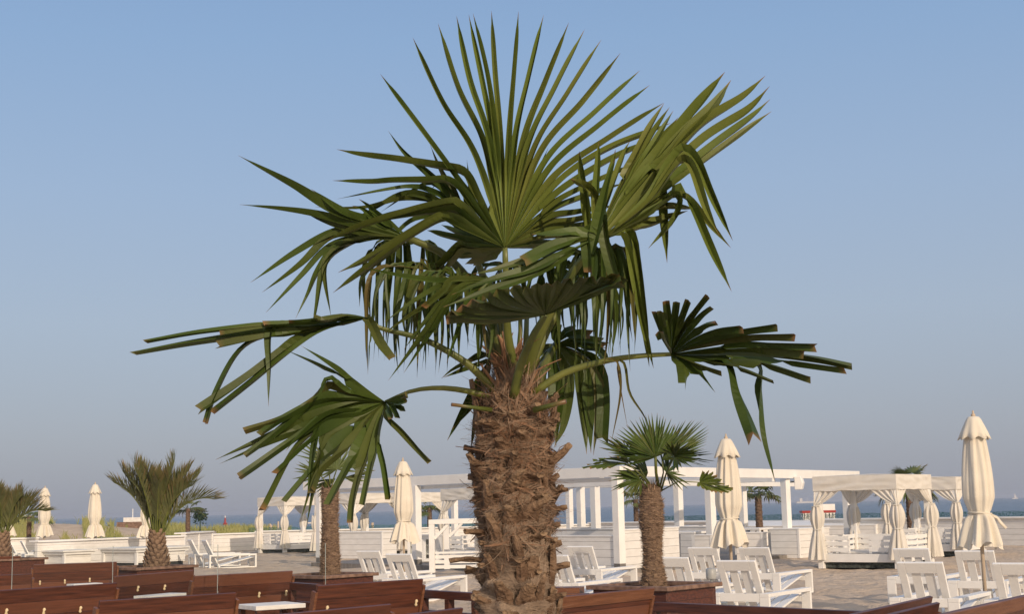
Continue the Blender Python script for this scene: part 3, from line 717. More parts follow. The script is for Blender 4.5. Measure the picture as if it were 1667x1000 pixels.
    # curtains: swags to each post, then the gathered hanging tube with a second tie
    for k in range(4):
        x, y = cor_in[k]; sx = -1 if x < (X0+X1)/2 else 1; sy = -1 if y < (Y0+Y1)/2 else 1
        cx, cy = x-sx*.0+sx*.02, y+sy*.02; zt = 1.52; q = MB()
        for (dx, dy) in ((-sx,0),(0,-sy)):
            wd = .62*min(s1, s2)/2.1; off = Vector((0,sy*.05,0)) if dx else Vector((sx*.05,0,0))
            a_ = Vector((x-dx*.08,y-dy*.08,H-vh+.03))+off; b_ = Vector((x+dx*wd,y+dy*wd,H-vh+.03))+off
            swag(q, a_, b_, Vector((cx+sx*.06,cy+sy*.06,zt)), zt, seed=seed*4+k+(1 if dx else 0), out=Vector((abs(dy),abs(dx),0)))
        prof = []
        for i in range(22):
            f = i/21; z_ = zt-(zt-.22)*f
            if z_ > .95: rr = .085+.055*math.sin(math.pi*(zt-z_)/(zt-.95))
            else: rr = .085+.11*((.95-z_)/.73)**.7
            prof.append((rr, z_, sx*.05, sy*.05))
        pleat_tube(q, (x,y), prof, 8, .30, seed*9+k)
        q.build('curtain', CURTAIN, r, smooth=True)
        q = MB()
        for zz in (zt, .95): q.tube([(x+sx*.05+math.cos(a_)*.105, y+sy*.05+math.sin(a_)*.105, zz+.01*math.cos(a_)) for a_ in [i*math.pi/8 for i in range(17)]], .014, 5, flat=1.5)
        q.build('curtain_tie', CURTAIN, r, smooth=True)
    return r
cabana(1466, 928, 2.12, 2.12, 'nearest white draped cabana bed, on the right behind the chairs', seed=1, rot=R(38))
cabana(1563, 908, 2.1, 2.1, 'white draped cabana bed behind the right parasol, at the right edge', seed=2, rot=R(38))
cabana(463, 902, 1.8, 2.35, 'leftmost white draped cabana bed, framed by hanging palm leaf tips', seed=3, rot=R(44), H=2.3)
cabana(575, 908, 2.2, 2.4, 'white draped cabana bed behind the bar counter, left of the middle parasol', seed=4, rot=R(44), H=2.3)
cabana(655, 905, 2.2, 2.2, 'white draped cabana bed half hidden behind the middle parasol', seed=5, rot=R(44), H=2.3)
cabana(800, 916, 2.2, 2.2, 'white draped cabana bed mostly hidden behind the big palm trunk', seed=6, rot=R(44), H=2.3)

# ---------------------------------------------------------------- brown benches
def bench(x0, y0, x1, y1, label, ztop=.86, knobs=(), strip=0, wall=False, supports=(1,1), D_over=None, H=.62):
    a = G(x0, y0, ztop); b_ = G(x1, y1, ztop); t = Vector((b_.x-a.x, b_.y-a.y, 0)); L_ = t.length
    r = thing('bench', label, 'bench', (a.x, a.y, 0), math.atan2(t.y, t.x), 'dark brown wooden benches')
    # local: x along the back, -y towards the viewer; back leans, top nearer the viewer
    p0 = Vector((0,.17,ztop-H)); p1 = Vector((0,0,ztop)); u = p1-p0; hh = u.length; u.normalize(); n_ = Vector((1,0,0)).cross(u)
    m = Matrix(((1,u.x,n_.x,0),(0,u.y,n_.y,p0.y),(0,u.z,n_.z,p0.z),(0,0,0,1)))
    q = MB(); nb = 4; w = hh/nb
    for k in range(nb):
        q.box((.0,k*w+.0015,-.014+(.0015 if k%2 else 0)),(L_,(k+1)*w-.0015,.014+(.0015 if k%2 else 0)),m, dry=rnd.choice((0,.05,.15,.3,.45)))
    ob = q.build('backrest', BROWN, r, bevel=.003)
    if strip:
        q = MB(); q.box((-.002,hh-.105,.0165),(L_+.002,hh+.004,.036),m) ; q.build('top_strip', BROWN2, r, bevel=.003)
    for s_ in (0, 1):
        if not supports[s_]: continue
        x = -.036 if s_ == 0 else L_+.004
        q = MB(); q.box((x,-.03,-.045),(x+.032,hh-.07,.035),m); q.build('side_post', BROWN2, r, bevel=.003)
    q = MB(); q.box((.0,.17,.36),(L_,.62,.40)); q.build('seat', BROWN, r, bevel=.004)
    for x in (.03, L_-.09):
        q = MB(); q.box((x,.18,0),(x+.06,.24,.357)); q.build('leg', BROWN, r); q = MB(); q.box((x,.54,0),(x+.06,.60,.357)); q.build('leg', BROWN, r)
    for (kx, ky) in knobs:
        # fitting on the viewer's side of the back, at the image point
        d = ray(kx, ky); o = Vector((0,0,EYE)); inv = (Matrix.Translation((a.x,a.y,0)) @ Matrix.Rotation(math.atan2(t.y,t.x),4,'Z') @ m).inverted()
        ol = inv @ o; dl_ = inv.to_3x3() @ d; s_ = (.018-ol.z)/dl_.z; hit = ol+dl_*s_
        q = MB(); q.tube([m@Vector((hit.x, hit.y-.040, .022)), m@Vector((hit.x, hit.y-.022, .026)), m@Vector((hit.x, hit.y, .020)), m@Vector((hit.x, hit.y+.022, .026)), m@Vector((hit.x, hit.y+.040, .022))], [.010,.020,.011,.020,.009], 8)
        q.build('back_fitting', KNOB, r, smooth=True)
    return r
bench(-46, 965, 190, 949.5, 'dark brown bench at the bottom left corner with three pale fittings', knobs=((10,997),(71,996),(130.5,993)))
bench(55, 920, 190, 915.5, 'dark brown bench at the left with three pale fittings, second row', knobs=((65,949.5),(105.5,947.5),(146,945)))
bench(-30, 938, 52, 935, 'brown bench at the left edge, directly behind the bottom left corner bench', ztop=.84)
bench(-60, 909, 34, 906, 'brown bench at the left edge in front of the left feather palm', ztop=.80)
bench(186, 939, 314, 929, 'dark brown bench with two pale fittings in front of the feather palm planter', knobs=((224,959),(267.5,957)))
bench(162, 979, 384, 965.5, 'reddish brown bench in the front left, overlapping the corner bench')
bench(316, 938.5, 476, 930, 'dark brown bench right of the side view chairs with two pale fittings', knobs=((421.5,969),(465.5,966)))
bench(517, 954, 688, 943, 'dark brown bench in front of the left planter', knobs=((532,992.5),(677,982)))
bench(452, 1001, 636, 984, 'reddish brown bench at the bottom edge left of the big trunk', ztop=.88)
bench(570, 1012, 752, 990, 'brown bench at the bottom edge touching the big trunk', ztop=.88)
bench(880, 975, 1061, 957.5, 'dark brown bench with a light orange top strip right of the big trunk', strip=1)
bench(1383, 1001, 1516, 971, 'reddish brown bench end rising in front of the right chairs', ztop=.86)
bench(1400, 1012, 1527, 981, 'dark brown bench end nearer than the reddish one at the right', ztop=.90)
bench(1515, 1004, 1700, 962, 'worn brown bench at the bottom right corner', ztop=.88, strip=1)
# long rail running to the right
def rail(x0, y0, x1, y1, z, label, h=.10, w=.09, posts=2, m=BROWN):
    a = G(x0, y0, z); b_ = G(x1, y1, z); t = b_-a; L_ = t.length
    r = thing('wooden_rail', label, 'rail', (a.x,a.y,0), math.atan2(t.y,t.x))
    q = MB(); q.box((0,-w/2,z-h),(L_,w/2,z)); q.build('top_rail', m, r, bevel=.004)
    q = MB(); q.box((0,-w/2+.01,z-h-.24),(L_,w/2-.01,z-h-.14)); q.build('lower_rail', m, r, bevel=.004)
    for k in range(posts):
        x = L_*k/(posts-1); q = MB(); q.box((x-.04,-w/2+.004,0),(x+.04,w/2-.004,z-h-.002)); q.build('post', m, r)
rail(1066, 981, 1560, 1003, .62, 'long dark brown rail running in front of the right planter and chairs', posts=5)
rail(690, 961, 775, 966, .72, 'short dark brown railed bench end touching the big trunk on its left', h=.09, posts=3)
rail(476, 949, 520, 952, .72, 'short brown rail between two benches below the left planter', posts=2)
b = MB()
def low_table(x0, y0, x1, y1, z, label, D2=.55, name='low_table'):
    a = G(x0, y0, z); b_ = G(x1, y1, z); t = b_-a; L_ = t.length
    r = thing(name, label, 'table', (a.x,a.y,0), math.atan2(t.y,t.x))
    q = MB(); n_ = 4
    for k in range(n_): q.box((0,k*D2/n_+.003,z-.05),(L_,(k+1)*D2/n_-.003,z))
    q.build('table_top', WHITE_OLD, r, bevel=.004)
    for x in (.05, L_-.05):
        for y in (.05, D2-.05):
            q = MB(); q.box((x-.03,y-.03,0),(x+.03,y+.03,z-.052)); q.build('leg', BROWN, r)
low_table(417, 988, 498, 983, .62, 'white table top on brown legs between two benches')
low_table(245, 971.5, 304, 966, .60, 'thin white table top just visible behind the reddish front bench', D2=.3)
low_table(120, 952.5, 168, 950, .62, 'thin white table edge behind the bottom left bench', D2=.3)
low_table(-10, 897, 20, 896, .60, 'small white table at the left edge behind the brown benches', D2=.4)

# ---------------------------------------------------------------- planters
def planter(px, py, side, label, ztop=.75, rot=TH):
    c = G(px, py, ztop); r = thing('planter', label, 'planter', (c.x,c.y,0), -rot, 'square brown palm planters')
    s = side; q = MB(); th = .05
    q.box((-s+.06,.06,0),(-.06,.06+th,ztop-.05)); q.box((-s+.06,s-.06-th,0),(-.06,s-.06,ztop-.05)); q.box((-s+.06,.06+th+.001,0),(-s+.06+th,s-.061-th,ztop-.05)); q.box((-.06-th,.06+th+.001,0),(-.06,s-.061-th,ztop-.05))
    q.build('box_boards', BROWN_BOARD, r, bevel=.004)
    q = MB(); w = .11
    q.box((-s,0,ztop-.048),(0,w,ztop)); q.box((-s,s-w,ztop-.048),(0,s,ztop)); q.box((-s,w+.001,ztop-.047),(-s+w,s-w-.001,ztop-.001)); q.box((-w,w+.001,ztop-.047),(0,s-w-.001,ztop-.001))
    q.build('cap_boards', CAPW, r, bevel=.006)
    q = MB(); q.box((-s+.12,.12,.3),(-.12,s-.12,ztop-.14)); q.build('soil', SOIL, r)
    return r, c+(-d1*s/2+d2*s/2)
pl1, pc1 = planter(1087, 957, 1.13, 'brown wooden planter of the right fan palm')
pl2, pc2 = planter(527, 938.5, 1.1, 'brown wooden planter of the palm in front of the left cabanas')
pl3, pc3 = planter(222, 925.5, 1.35, 'dark brown planter of the big feather palm')
pl4, pc4 = planter(-8, 912, 1.35, 'dark brown planter of the feather palm at the left edge')
b = MB(); c = G(907, 958, .72); r_ = thing('wooden_box', 'small stepped brown wooden box just right of the big trunk', 'box', (c.x,c.y,0), R(-14))
b.box((-.35,0,0),(.26,.3,.72)); b.build('upper_box', BROWN2, r_, bevel=.004)
b = MB(); b.box((-.35,-.16,0),(.38,-.002,.66)); b.build('lower_box', BROWN2, r_, bevel=.004)

# ---------------------------------------------------------------- glass windscreen
def screen(pxs, D, ztop, label):
    r = thing('glass_screen', label, 'glass screen', pz(pxs[0], D, 0))
    o = Vector(r.location)
    for i in range(len(pxs)-1):
        a = pz(pxs[i], D-.6*i, 0)-o; b_ = pz(pxs[i+1], D-.6*(i+1), 0)-o; t = (b_-a).normalized()
        n_ = Vector((-t.y,t.x,0))*.005; a = a+t*.006; b_ = b_-t*.006
        q = MB(); vs = [a-n_, b_-n_, b_+n_, a+n_]; vs = [v+Vector((0,0,.05)) for v in vs]+[v+Vector((0,0,ztop)) for v in vs]
        q.add(vs, [(0,3,2,1),(4,5,6,7),(0,1,5,4),(1,2,6,5),(2,3,7,6),(3,0,4,7)]); pn = q.build('glass_pane', GLASS, r)
        for p in ((b_,) if i else (a, b_)):
            q = MB(); q.box((p.x-.0025,p.y-.006,.05),(p.x+.0025,p.y+.006,ztop)); q.build('pane_edge', GEDGE, pn)
screen([16, 182, 354, 531], 19.5, 1.27, 'clear glass windscreen behind the left benches')

# ---------------------------------------------------------------- far small things
def boat(px, py, D, w, label):
    p = A(px, py, D); r = thing('sail_boat', label, 'boat', (p.x, p.y, -1.6))
    q = MB(); L_ = w; q.add([(-L_,0,0),(L_,0,0),(L_*1.2,0,L_*.35),(-L_*1.1,0,L_*.3),(-L_,L_*.4,0),(L_,L_*.4,0),(L_*1.2,L_*.4,L_*.35),(-L_*1.1,L_*.4,L_*.3)],
        [(0,1,2,3),(5,4,7,6),(1,5,6,2),(4,0,3,7),(3,2,6,7),(0,4,5,1)]); q.build('hull', SHIPW, r)
    q = MB(); q.add([(-L_*.2,.2*L_,L_*.4),(L_*.7,.2*L_,L_*.4),(0,.2*L_,L_*2.2),(-L_*.2,.25*L_,L_*.4),(L_*.7,.25*L_,L_*.4),(0,.25*L_,L_*2.2)], [(0,1,2),(5,4,3),(0,2,5,3),(2,1,4,5),(1,0,3,4)]); q.build('sail', SHIPW, r)
boat(1652, 806, 2200, 4, 'pale sailing boat far out at sea at the right edge')
boat(508, 851, 420, 1.2, 'tiny white sailing boat seen through the leftmost cabana')
b = MB(); p = A(1311, 815.5, 2600); p.z = -1.6; r_ = thing('cargo_ship', 'faint cargo ship on the horizon left of the nearest cabana', 'ship', p)
b.box((-16,0,0),(16,6,3.2)); b.build('hull', SHIPW, r_); b = MB(); b.box((-10,1,3.3),(-5,5,9)); b.build('bridge', SHIPW, r_); b = MB(); b.box((4,2.4,3.3),(4.6,3,10)); b.build('mast', SHIPW, r_)
# red buoy
p = pz(366.5, 430, -1.6); r_ = thing('buoy', 'red conical buoy on the sea left of the leftmost cabana', 'buoy', (p.x,p.y,-1.6))
b = MB(); b.lathe([(.6,0),(.7,.5),(.35,.8),(.25,2.0),(.0,2.3)], (0,0,0), 12); b.build('float', RED, r_)
b = MB(); b.lathe([(.18,2.2),(.3,2.5),(.0,2.9)], (0,0,0), 8); b.build('lantern', SHIPW, r_)
# life guard cabin with red band
p = pz(1338, 78, 0); r_ = thing('beach_cabin', 'white beach cabin roof with red band beyond the netting, left of the nearest cabana', 'cabin', (p.x,p.y,0), R(-6))
b = MB(); b.box((-.95,0,0),(.75,1.6,1.02)); b.build('cabin_wall', WHITE, r_)
b = MB(); b.box((-1.0,-.05,1.022),(.80,1.65,1.14)); b.build('red_band', RED, r_)
b = MB(); b.box((-.05,.3,1.142),(.8,1.3,1.48)); b.build('roof_box', WHITE, r_)
b = MB()
for k in range(9): b.box((-.9+k*.19,-.03,.72),(-.87+k*.19,-.004,1.0))
b.build('railing', DARK, r_)
p = pz(217, 105, 0); z_ = solve_z(p, 848); r_ = thing('beach_hut', 'low white hut with a thin mast beyond the dune grass', 'hut', (p.x,p.y,0), 0)
b = MB(); b.box((-.75,0,0),(.75,1.5,z_+.22)); b.build('hut_wall', WHITE_OLD, r_)
b = MB(); b.box((-1.15,-.3,0),(.8,-.01,z_-.10)); b.build('hut_step', CAPW, r_)
b = MB(); b.tube([(-.2,.5,z_+.2),(-.2,.5,z_+.85)], .03, 6); b.build('mast', WHITE, r_)
# a dark bush and small white box on the dune
b = MB(); g = random.Random(5); p = pz(325, 80, 0)
for k in range(500):
    v = Vector((g.gauss(0,.20), g.gauss(0,.2), max(.5, min(1.3, g.gauss(.95,.2))))); w = Vector((g.uniform(-1,1),g.uniform(-1,1),g.uniform(-1,1)))*.06; u_ = Vector((g.uniform(-1,1),g.uniform(-1,1),g.uniform(-1,1)))*.06
    b.add([v-w, v+u_, v+w, v-u_], [(0,1,2,3)])
b.tube([(0,0,-.2),(.02,0,.5),(0,0,1.0)], [.04,.03,.02], 6); o_ = b.build('bush', BUSHM); o_.location = (p.x, p.y, ground_z(p.x, p.y)); tag(o_, 'small dark green bush among the dune grass', 'bush')
p = pz(178.5, 88, 0); z_ = solve_z(p, 858); b = MB(); b.box((-.10,0,0),(.10,.2,.14)); b.box((-.12,-.02,.142),(.12,.22,.17)); o_ = b.build('bin', WHITE); o_.location = (p.x,p.y,z_); tag(o_, 'tiny white box on top of the sandy dune', 'box')
for i, (px, py, D, h) in enumerate(((32, 853, 80, .45), (89, 853, 84, .35), (142, 850, 86, .4), (440, 854, 78, .6), (453, 850, 79, .9))):
    p = pz(px, D, 0); z_ = solve_z(p, py); b = MB(); b.tube([(0,0,-h),(0,0,0)], [.055,.05], 7); b.tube([(0,0,0),(0,0,.02)], [.05,.02], 7); o_ = b.build('dune_post', POLE); o_.location = (p.x,p.y,z_)
    tag(o_, ['short wooden post at the far left of the dune, beside the small fan palm', 'short wooden post on the dune between the two left parasols', 'wooden post left of the lone parasol on the dune', 'shorter wooden post seen inside the leftmost cabana', 'taller wooden post seen inside the leftmost cabana'][i], 'post', 'wooden posts on the dune')
# ---------------------------------------------------------------- palm leaves
def crv(pts, ds):
    """Catmull-Rom through pts, resampled every ds metres"""
    P = [pts[0]*2-pts[1]]+pts+[pts[-1]*2-pts[-2]]; out = []
    for i in range(1, len(P)-2):
        a, b_, c, d = P[i-1], P[i], P[i+1], P[i+2]
        for k in range(10):
            t = k/10; out.append(.5*((2*b_)+(c-a)*t+(2*a-5*b_+4*c-d)*t*t+(3*b_-a-3*c+d)*t**3))
    out.append(P[-2]); res = [out[0]]; acc = 0; tot = sum((out[i+1]-out[i]).length for i in range(len(out)-1))
    n_ = max(4, int(tot/ds)); step = tot/n_; need = step
    for i in range(len(out)-1):
        sg = (out[i+1]-out[i]).length; pos = 0
        while sg > 0 and acc+(sg-pos) >= need-1e-9 and len(res) < n_:
            pos += need-acc; acc = 0; need = step; res.append(out[i].lerp(out[i+1], min(1, pos/sg)))
        acc += sg-pos
    res.append(out[-1]) if len(res) <= n_ else None
    return res, tot
def leaf_mesh(q, segs, wmax, normal, fuse=.42, fold=.45, ds=.02, g=rnd, tipw=.0, base_w=.0015, taper=.5, drytip=.04, webmax=2.2, growlen=.40, shrink=.25):
    """segs: list of dict(p=[Vector..], cut=bool, w=factor) ordered round the fan"""
    S_ = []
    for s_ in segs:
        pts, L_ = crv(s_['p'], ds); S_.append((pts, L_, s_))
    def at(k, i): return S_[k][0][min(i, len(S_[k][0])-1)]
    for k, (pts, L_, s_) in enumerate(S_):
        n_ = len(pts); vs = []; fs = []; dr = []; W = wmax*s_.get('w', 1)*g.uniform(.92,1.06); yel = max(0, g.gauss(.02,.05)); cutd = g.choice((.1,.3,.5,.9)); cut = s_.get('cut', False); ph = g.uniform(0, 6)
        tw = s_.get('twist', g.uniform(-.35, .35)); fz = fuse*s_.get('fuse', 1)
        prev_o = None
        for i, p in enumerate(pts):
            f = i/(n_-1); t = (pts[min(i+1, n_-1)]-pts[max(i-1, 0)])
            if t.length < 1e-6: t = Vector((0,0,1))
            t.normalize(); o = t.cross(normal)
            if o.length < .25:
                o = prev_o if prev_o is not None else t.orthogonal()
            o = o - t*o.dot(t); o.normalize()
            if prev_o is not None:
                if o.dot(prev_o) < 0: o = -o
                o = (o*.45+prev_o*.55); o = (o-t*o.dot(t)).normalized()
            prev_o = o
            if tw and f > fz: 
                a_ = tw*(f-fz)/(1-fz)*1.6; o = (Matrix.Rotation(a_, 3, t) @ o)
            nn = t.cross(o).normalized(); nn = nn if nn.dot(normal) > 0 else -nn
            d_ = f*L_
            grow = min(1, base_w/W+(d_/(L_*growlen))**.9)
            w = W*grow
            if not cut:
                if f > 1-taper: w *= max(.03, 1-((f-(1-taper))/taper)**1.7)
                if f > .93: w *= .8
            else: w *= 1-.15*f
            w *= 1+.05*math.sin(f*9+ph)
            if f > fz and not cut: w *= 1-shrink*(f-fz)/(1-fz)
            lef = p-o*w; rig = p+o*w
            if f < fz+.10:
                bl = 1 if f < fz-.04 else max(0, 1-(f-fz+.04)/.14); bl = bl*bl*(3-2*bl)
                for kk in (k-1, k+1):
                    if 0 <= kk < len(S_):
                        m_ = (p+at(kk, i))/2; dd = (m_-p)
                        if dd.length < w*webmax:
                            if dd.dot(o) < 0: lef = lef.lerp(m_, bl)
                            else: rig = rig.lerp(m_, bl)
            fw = ((lef-rig).length)/2
            mid = p-nn*fw*fold*(.75+.25*math.sin(f*5+ph))
            lef = lef+nn*fw*fold*.25; rig = rig+nn*fw*fold*.25
            dv = 0.0
            if f > 1-drytip: dv = min(1, (f-(1-drytip))/drytip*1.3)
            if cut: dv = cutd if i == n_-1 else 0
            j_ = (g.uniform(-1,1)*.012 if (cut and i == n_-1) else 0)
            if cut and i == n_-1:
                lef = lef+t*g.uniform(-.2,1.1)*w; rig = rig+t*g.uniform(-.4,.8)*w; mid = mid-t*g.uniform(0,.5)*w
            vs += [lef, mid, rig]; yy = s_.get('dry',0)+yel; dr += [min(1,dv*.9+yy), min(1,dv+yy), min(1,dv*.9+yy)]
        for i in range(n_-1):
            a_ = i*3; fs += [(a_, a_+1, a_+4, a_+3), (a_+1, a_+2, a_+5, a_+4)]
        q.add(vs, fs, dr)

# ---- the big palm: leaves traced at their own depth round the crown (depths in metres from the camera)
PD = 3.60
def V3(px, py, D): return A(px, py, D)
bigp = thing('fan_palm', 'large fan palm in the foreground with shaggy brown trunk filling the middle', 'palm tree', (A(840, 900, PD).x, PD, 0))
BP = Vector(bigp.location)
def big_leaf(hub, hd, segs, wpx=15, td=0.0, normal=(0,-1,.25), fuse=.42, fold=.45, m=LEAF, petiole=None, pr=.011, taper=.5, name='leaf', seed=0, hang=.0, drytip=.04, webmax=2.2, growlen=.40, shrink=.25):
    g = random.Random(seed+100); H0 = V3(hub[0], hub[1], hd); out = []
    for s_ in segs:
        o = {}
        if isinstance(s_, dict): o = dict(s_); s_ = o.pop('s')
        tdd = o.pop('d', td); cum = [0]
        prev = hub
        for p in s_: cum.append(cum[-1]+math.hypot(p[0]-prev[0], p[1]-prev[1])); prev = p
        pts = [H0]
        for p, c in zip(s_, cum[1:]): pts.append(V3(p[0], p[1], hd+tdd*(c/ max(cum[-1], 1))+g.uniform(-.012, .012)))
        if len(pts) == 2: pts.insert(1, pts[0].lerp(pts[1], .5)+Vector((0, g.uniform(-.008,.008), 0)))
        o['p'] = [v-BP for v in pts]; out.append(o)
    q = MB(); leaf_mesh(q, out, wpx/2/FPX*hd*(.9 if fold > .45 else 1), Vector(normal).normalized(), fuse, fold if fold < .45 or fold > 2 else fold*1.7, ds=.016, g=g, taper=taper, drytip=drytip, webmax=webmax, growlen=growlen, shrink=shrink)
    lo = q.build(name, m, bigp)
    if petiole:
        q = MB(); pts = [V3(*p)-BP for p in petiole]; pp, L_ = crv(pts, .03); n_ = len(pp)
        q.tube(pp, [pr*(1.55-.75*i/(n_-1)) for i in range(n_)], 8, flat=.7); q.build('leaf_stalk', STALK, lo, smooth=True)
    return lo

# top fan facing the viewer
topfan = [
 dict(s=[(790,418),(770,433)]), dict(s=[(785,415),(757,430)]), dict(s=[(780,410),(735,418)]),
 dict(s=[(772,404),(752,404),(735,424),(716,448)], cut=True), dict(s=[(768,399),(750,397),(722,425),(694,450)], cut=True, w=1.2),
 dict(s=[(760,390),(695,375)], w=1.1), dict(s=[(765,385),(718,366)]),
 dict(s=[(762,374),(730,357),(712,357),(650,394),(590,440),(542,477)], w=1.05), dict(s=[(765,368),(728,352),(706,356),(640,395),(590,425),(550,444)], w=1.25),
 dict(s=[(768,358),(745,340),(734,340),(680,347),(600,362),(560,380)], w=1.1), dict(s=[(770,352),(745,332),(733,328),(670,342),(590,366),(530,392)], w=1.2),
 dict(s=[(776,340),(748,305),(726,291),(700,292),(640,293),(600,296),(541,294)], w=1.1),
 dict(s=[(782,330),(765,292),(752,277),(735,272),(690,265),(640,258),(590,252),(548,243)], w=1.25),
 [(760,290),(619,120)], [(775,255),(720,165),(672,61)], [(790,240),(745,140),(713,38)], [(798,235),(765,130),(743,25)],
 [(804,235),(785,130),(763,23)], [(808,235),(795,130),(770,21)], [(815,230),(806,120),(800,17)], [(828,230),(836,120),(844,18)], [(838,230),(862,120),(885,24)],
 [(850,235),(888,130),(926,36)], [(858,240),(905,140),(952,47)], [(868,245),(925,150),(979,64)], [(878,250),(948,165),(1010,86)],
 [(888,262),(972,180),(1042,114)], [(894,275),(980,200),(1058,138)], [(900,290),(990,225),(1081,167)], [(905,300),(990,240),(1092,200)],
 [(900,320),(990,260),(1070,225)], [(896,335),(960,300),(1040,265)], [(892,345),(950,320),(1015,298)],
 dict(s=[(890,355),(940,345),(1000,335)]), dict(s=[(885,365),(935,358),(995,345)]), dict(s=[(885,375),(935,368),(990,358)]), dict(s=[(880,385),(930,382),(990,370)]),
 dict(s=[(875,395),(915,395),(950,390)]), dict(s=[(865,400),(890,402),(915,398)]),
]
for k_, s_ in enumerate(topfan):            # the stiff fingers run nearly straight from the hub
    if isinstance(s_, list) and len(s_) == 2:
        (mx, my), (tx, ty) = s_[0], s_[-1]; lx, ly = 822+(tx-822)*.48, 403+(ty-403)*.48
        topfan[k_] = dict(s=[(lx+(mx-lx)*.18, ly+(my-ly)*.18), (tx, ty)], twist=rnd.uniform(-.25,.25))
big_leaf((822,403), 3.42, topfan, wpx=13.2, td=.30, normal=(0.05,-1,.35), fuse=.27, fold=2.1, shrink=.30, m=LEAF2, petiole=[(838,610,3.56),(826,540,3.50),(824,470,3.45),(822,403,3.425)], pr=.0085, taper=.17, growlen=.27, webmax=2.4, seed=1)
# right upper fan
big_leaf((967,398), 3.40, [
 dict(s=[(955,360),(950,300),(943,246)], w=1.0, d=-.1), dict(s=[(972,330),(955,303),(929,291)], w=1.2, d=-.12, fuse=.3), dict(s=[(968,340),(972,280),(975,230)], w=.9),
 dict(s=[(980,330),(998,262),(1002,243)], w=.9), dict(s=[(990,320),(1015,250),(1026,229)], w=.9),
 [(1005,310),(1050,220),(1081,168)], [(1010,308),(1060,220),(1090,174)], [(1015,306),(1065,230),(1096,180)], [(1020,305),(1070,235),(1104,191)],
 dict(s=[(1012,325),(1038,292),(1060,272),(1075,290),(1081,350),(1086,428)], w=1.25, fuse=.5),
 dict(s=[(1030,300),(1090,225),(1180,117)], w=1.6), dict(s=[(1036,304),(1110,220),(1158,172),(1190,130)], w=1.6),
 dict(s=[(1045,312),(1130,210),(1205,160),(1246,123)], w=1.35), dict(s=[(1050,318),(1140,230),(1215,180),(1253,140)], w=1.35),
 dict(s=[(1055,322),(1150,245),(1220,192),(1254,161)], w=1.3), dict(s=[(1058,327),(1160,250),(1220,205),(1256,181)], w=1.0),
 dict(s=[(1050,325),(1090,265),(1112,240),(1135,262),(1160,320),(1193,392)], w=1.15, fuse=.7, d=-.08), dict(s=[(1050,330),(1092,275),(1112,258),(1128,275),(1150,340),(1172,385)], w=1.2, fuse=.7, d=-.08),
 dict(s=[(1048,340),(1095,318),(1120,322),(1155,365),(1190,404)], w=.9), dict(s=[(1045,345),(1085,320),(1110,305),(1130,340),(1160,410),(1191,475)], w=1.1),
 dict(s=[(1040,350),(1085,335),(1135,340)], w=1.1), dict(s=[(1040,355),(1090,315),(1106,322),(1098,355),(1055,405)], w=.9, d=.1), dict(s=[(1030,362),(1070,358),(1120,343)], w=1.1),
 dict(s=[(1020,372),(1060,364),(1100,348)], w=1.0),
 dict(s=[(1000,378),(1020,370),(1031,385),(1038,430),(1050,520),(1057,598)], w=1.2), dict(s=[(995,385),(1014,384),(1028,430),(1045,520),(1064,600)], w=.9)],
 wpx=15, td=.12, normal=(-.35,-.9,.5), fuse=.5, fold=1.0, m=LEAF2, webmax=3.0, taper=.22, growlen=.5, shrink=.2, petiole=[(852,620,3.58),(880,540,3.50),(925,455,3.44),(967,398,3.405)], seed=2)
big_leaf((975,385), 3.30, [
 dict(s=[(980,355),(978,345),(984,390),(1000,450),(1004,453)], w=1.5, cut=True), dict(s=[(965,372),(952,376),(955,410),(958,445)], w=1.2, cut=True), dict(s=[(962,415),(975,350),(990,290),(1002,257)], w=1.3, d=-.05)],
 wpx=17, td=.0, normal=(-.5,-.8,.2), fuse=.1, fold=.45, m=LEAF, seed=3)
# cut front leaf
big_leaf((888,513), 3.33, [
 dict(s=[(800,522),(731,519)], cut=True), dict(s=[(800,516),(734,513)], cut=True), dict(s=[(800,510),(752,503)], cut=True, w=1.1), dict(s=[(815,503),(768,494)], cut=True),
 dict(s=[(825,500),(796,480)], cut=True), dict(s=[(840,495),(812,476)], cut=True), dict(s=[(855,492),(838,468)], cut=True), dict(s=[(865,490),(858,472)], cut=True), dict(s=[(876,488),(874,464)], cut=True), dict(s=[(888,488),(890,464)], cut=True),
 dict(s=[(900,488),(908,462)], cut=True), dict(s=[(908,488),(926,458)], cut=True), dict(s=[(920,488),(946,456)], cut=True), dict(s=[(930,488),(963,455)], cut=True), dict(s=[(940,485),(982,456)], cut=True, w=1.2), dict(s=[(945,480),(1004,452)], cut=True, w=1.2), dict(s=[(950,483),(1014,456)], cut=True, w=1.1), dict(s=[(945,488),(1008,464)], cut=True)],
 wpx=24, td=-.28, normal=(0,-.5,-.9), fuse=.86, fold=.5, m=LEAF, petiole=[(836,650,3.52),(846,600,3.47),(866,550,3.39),(888,513,3.335)], pr=.0084, seed=4)
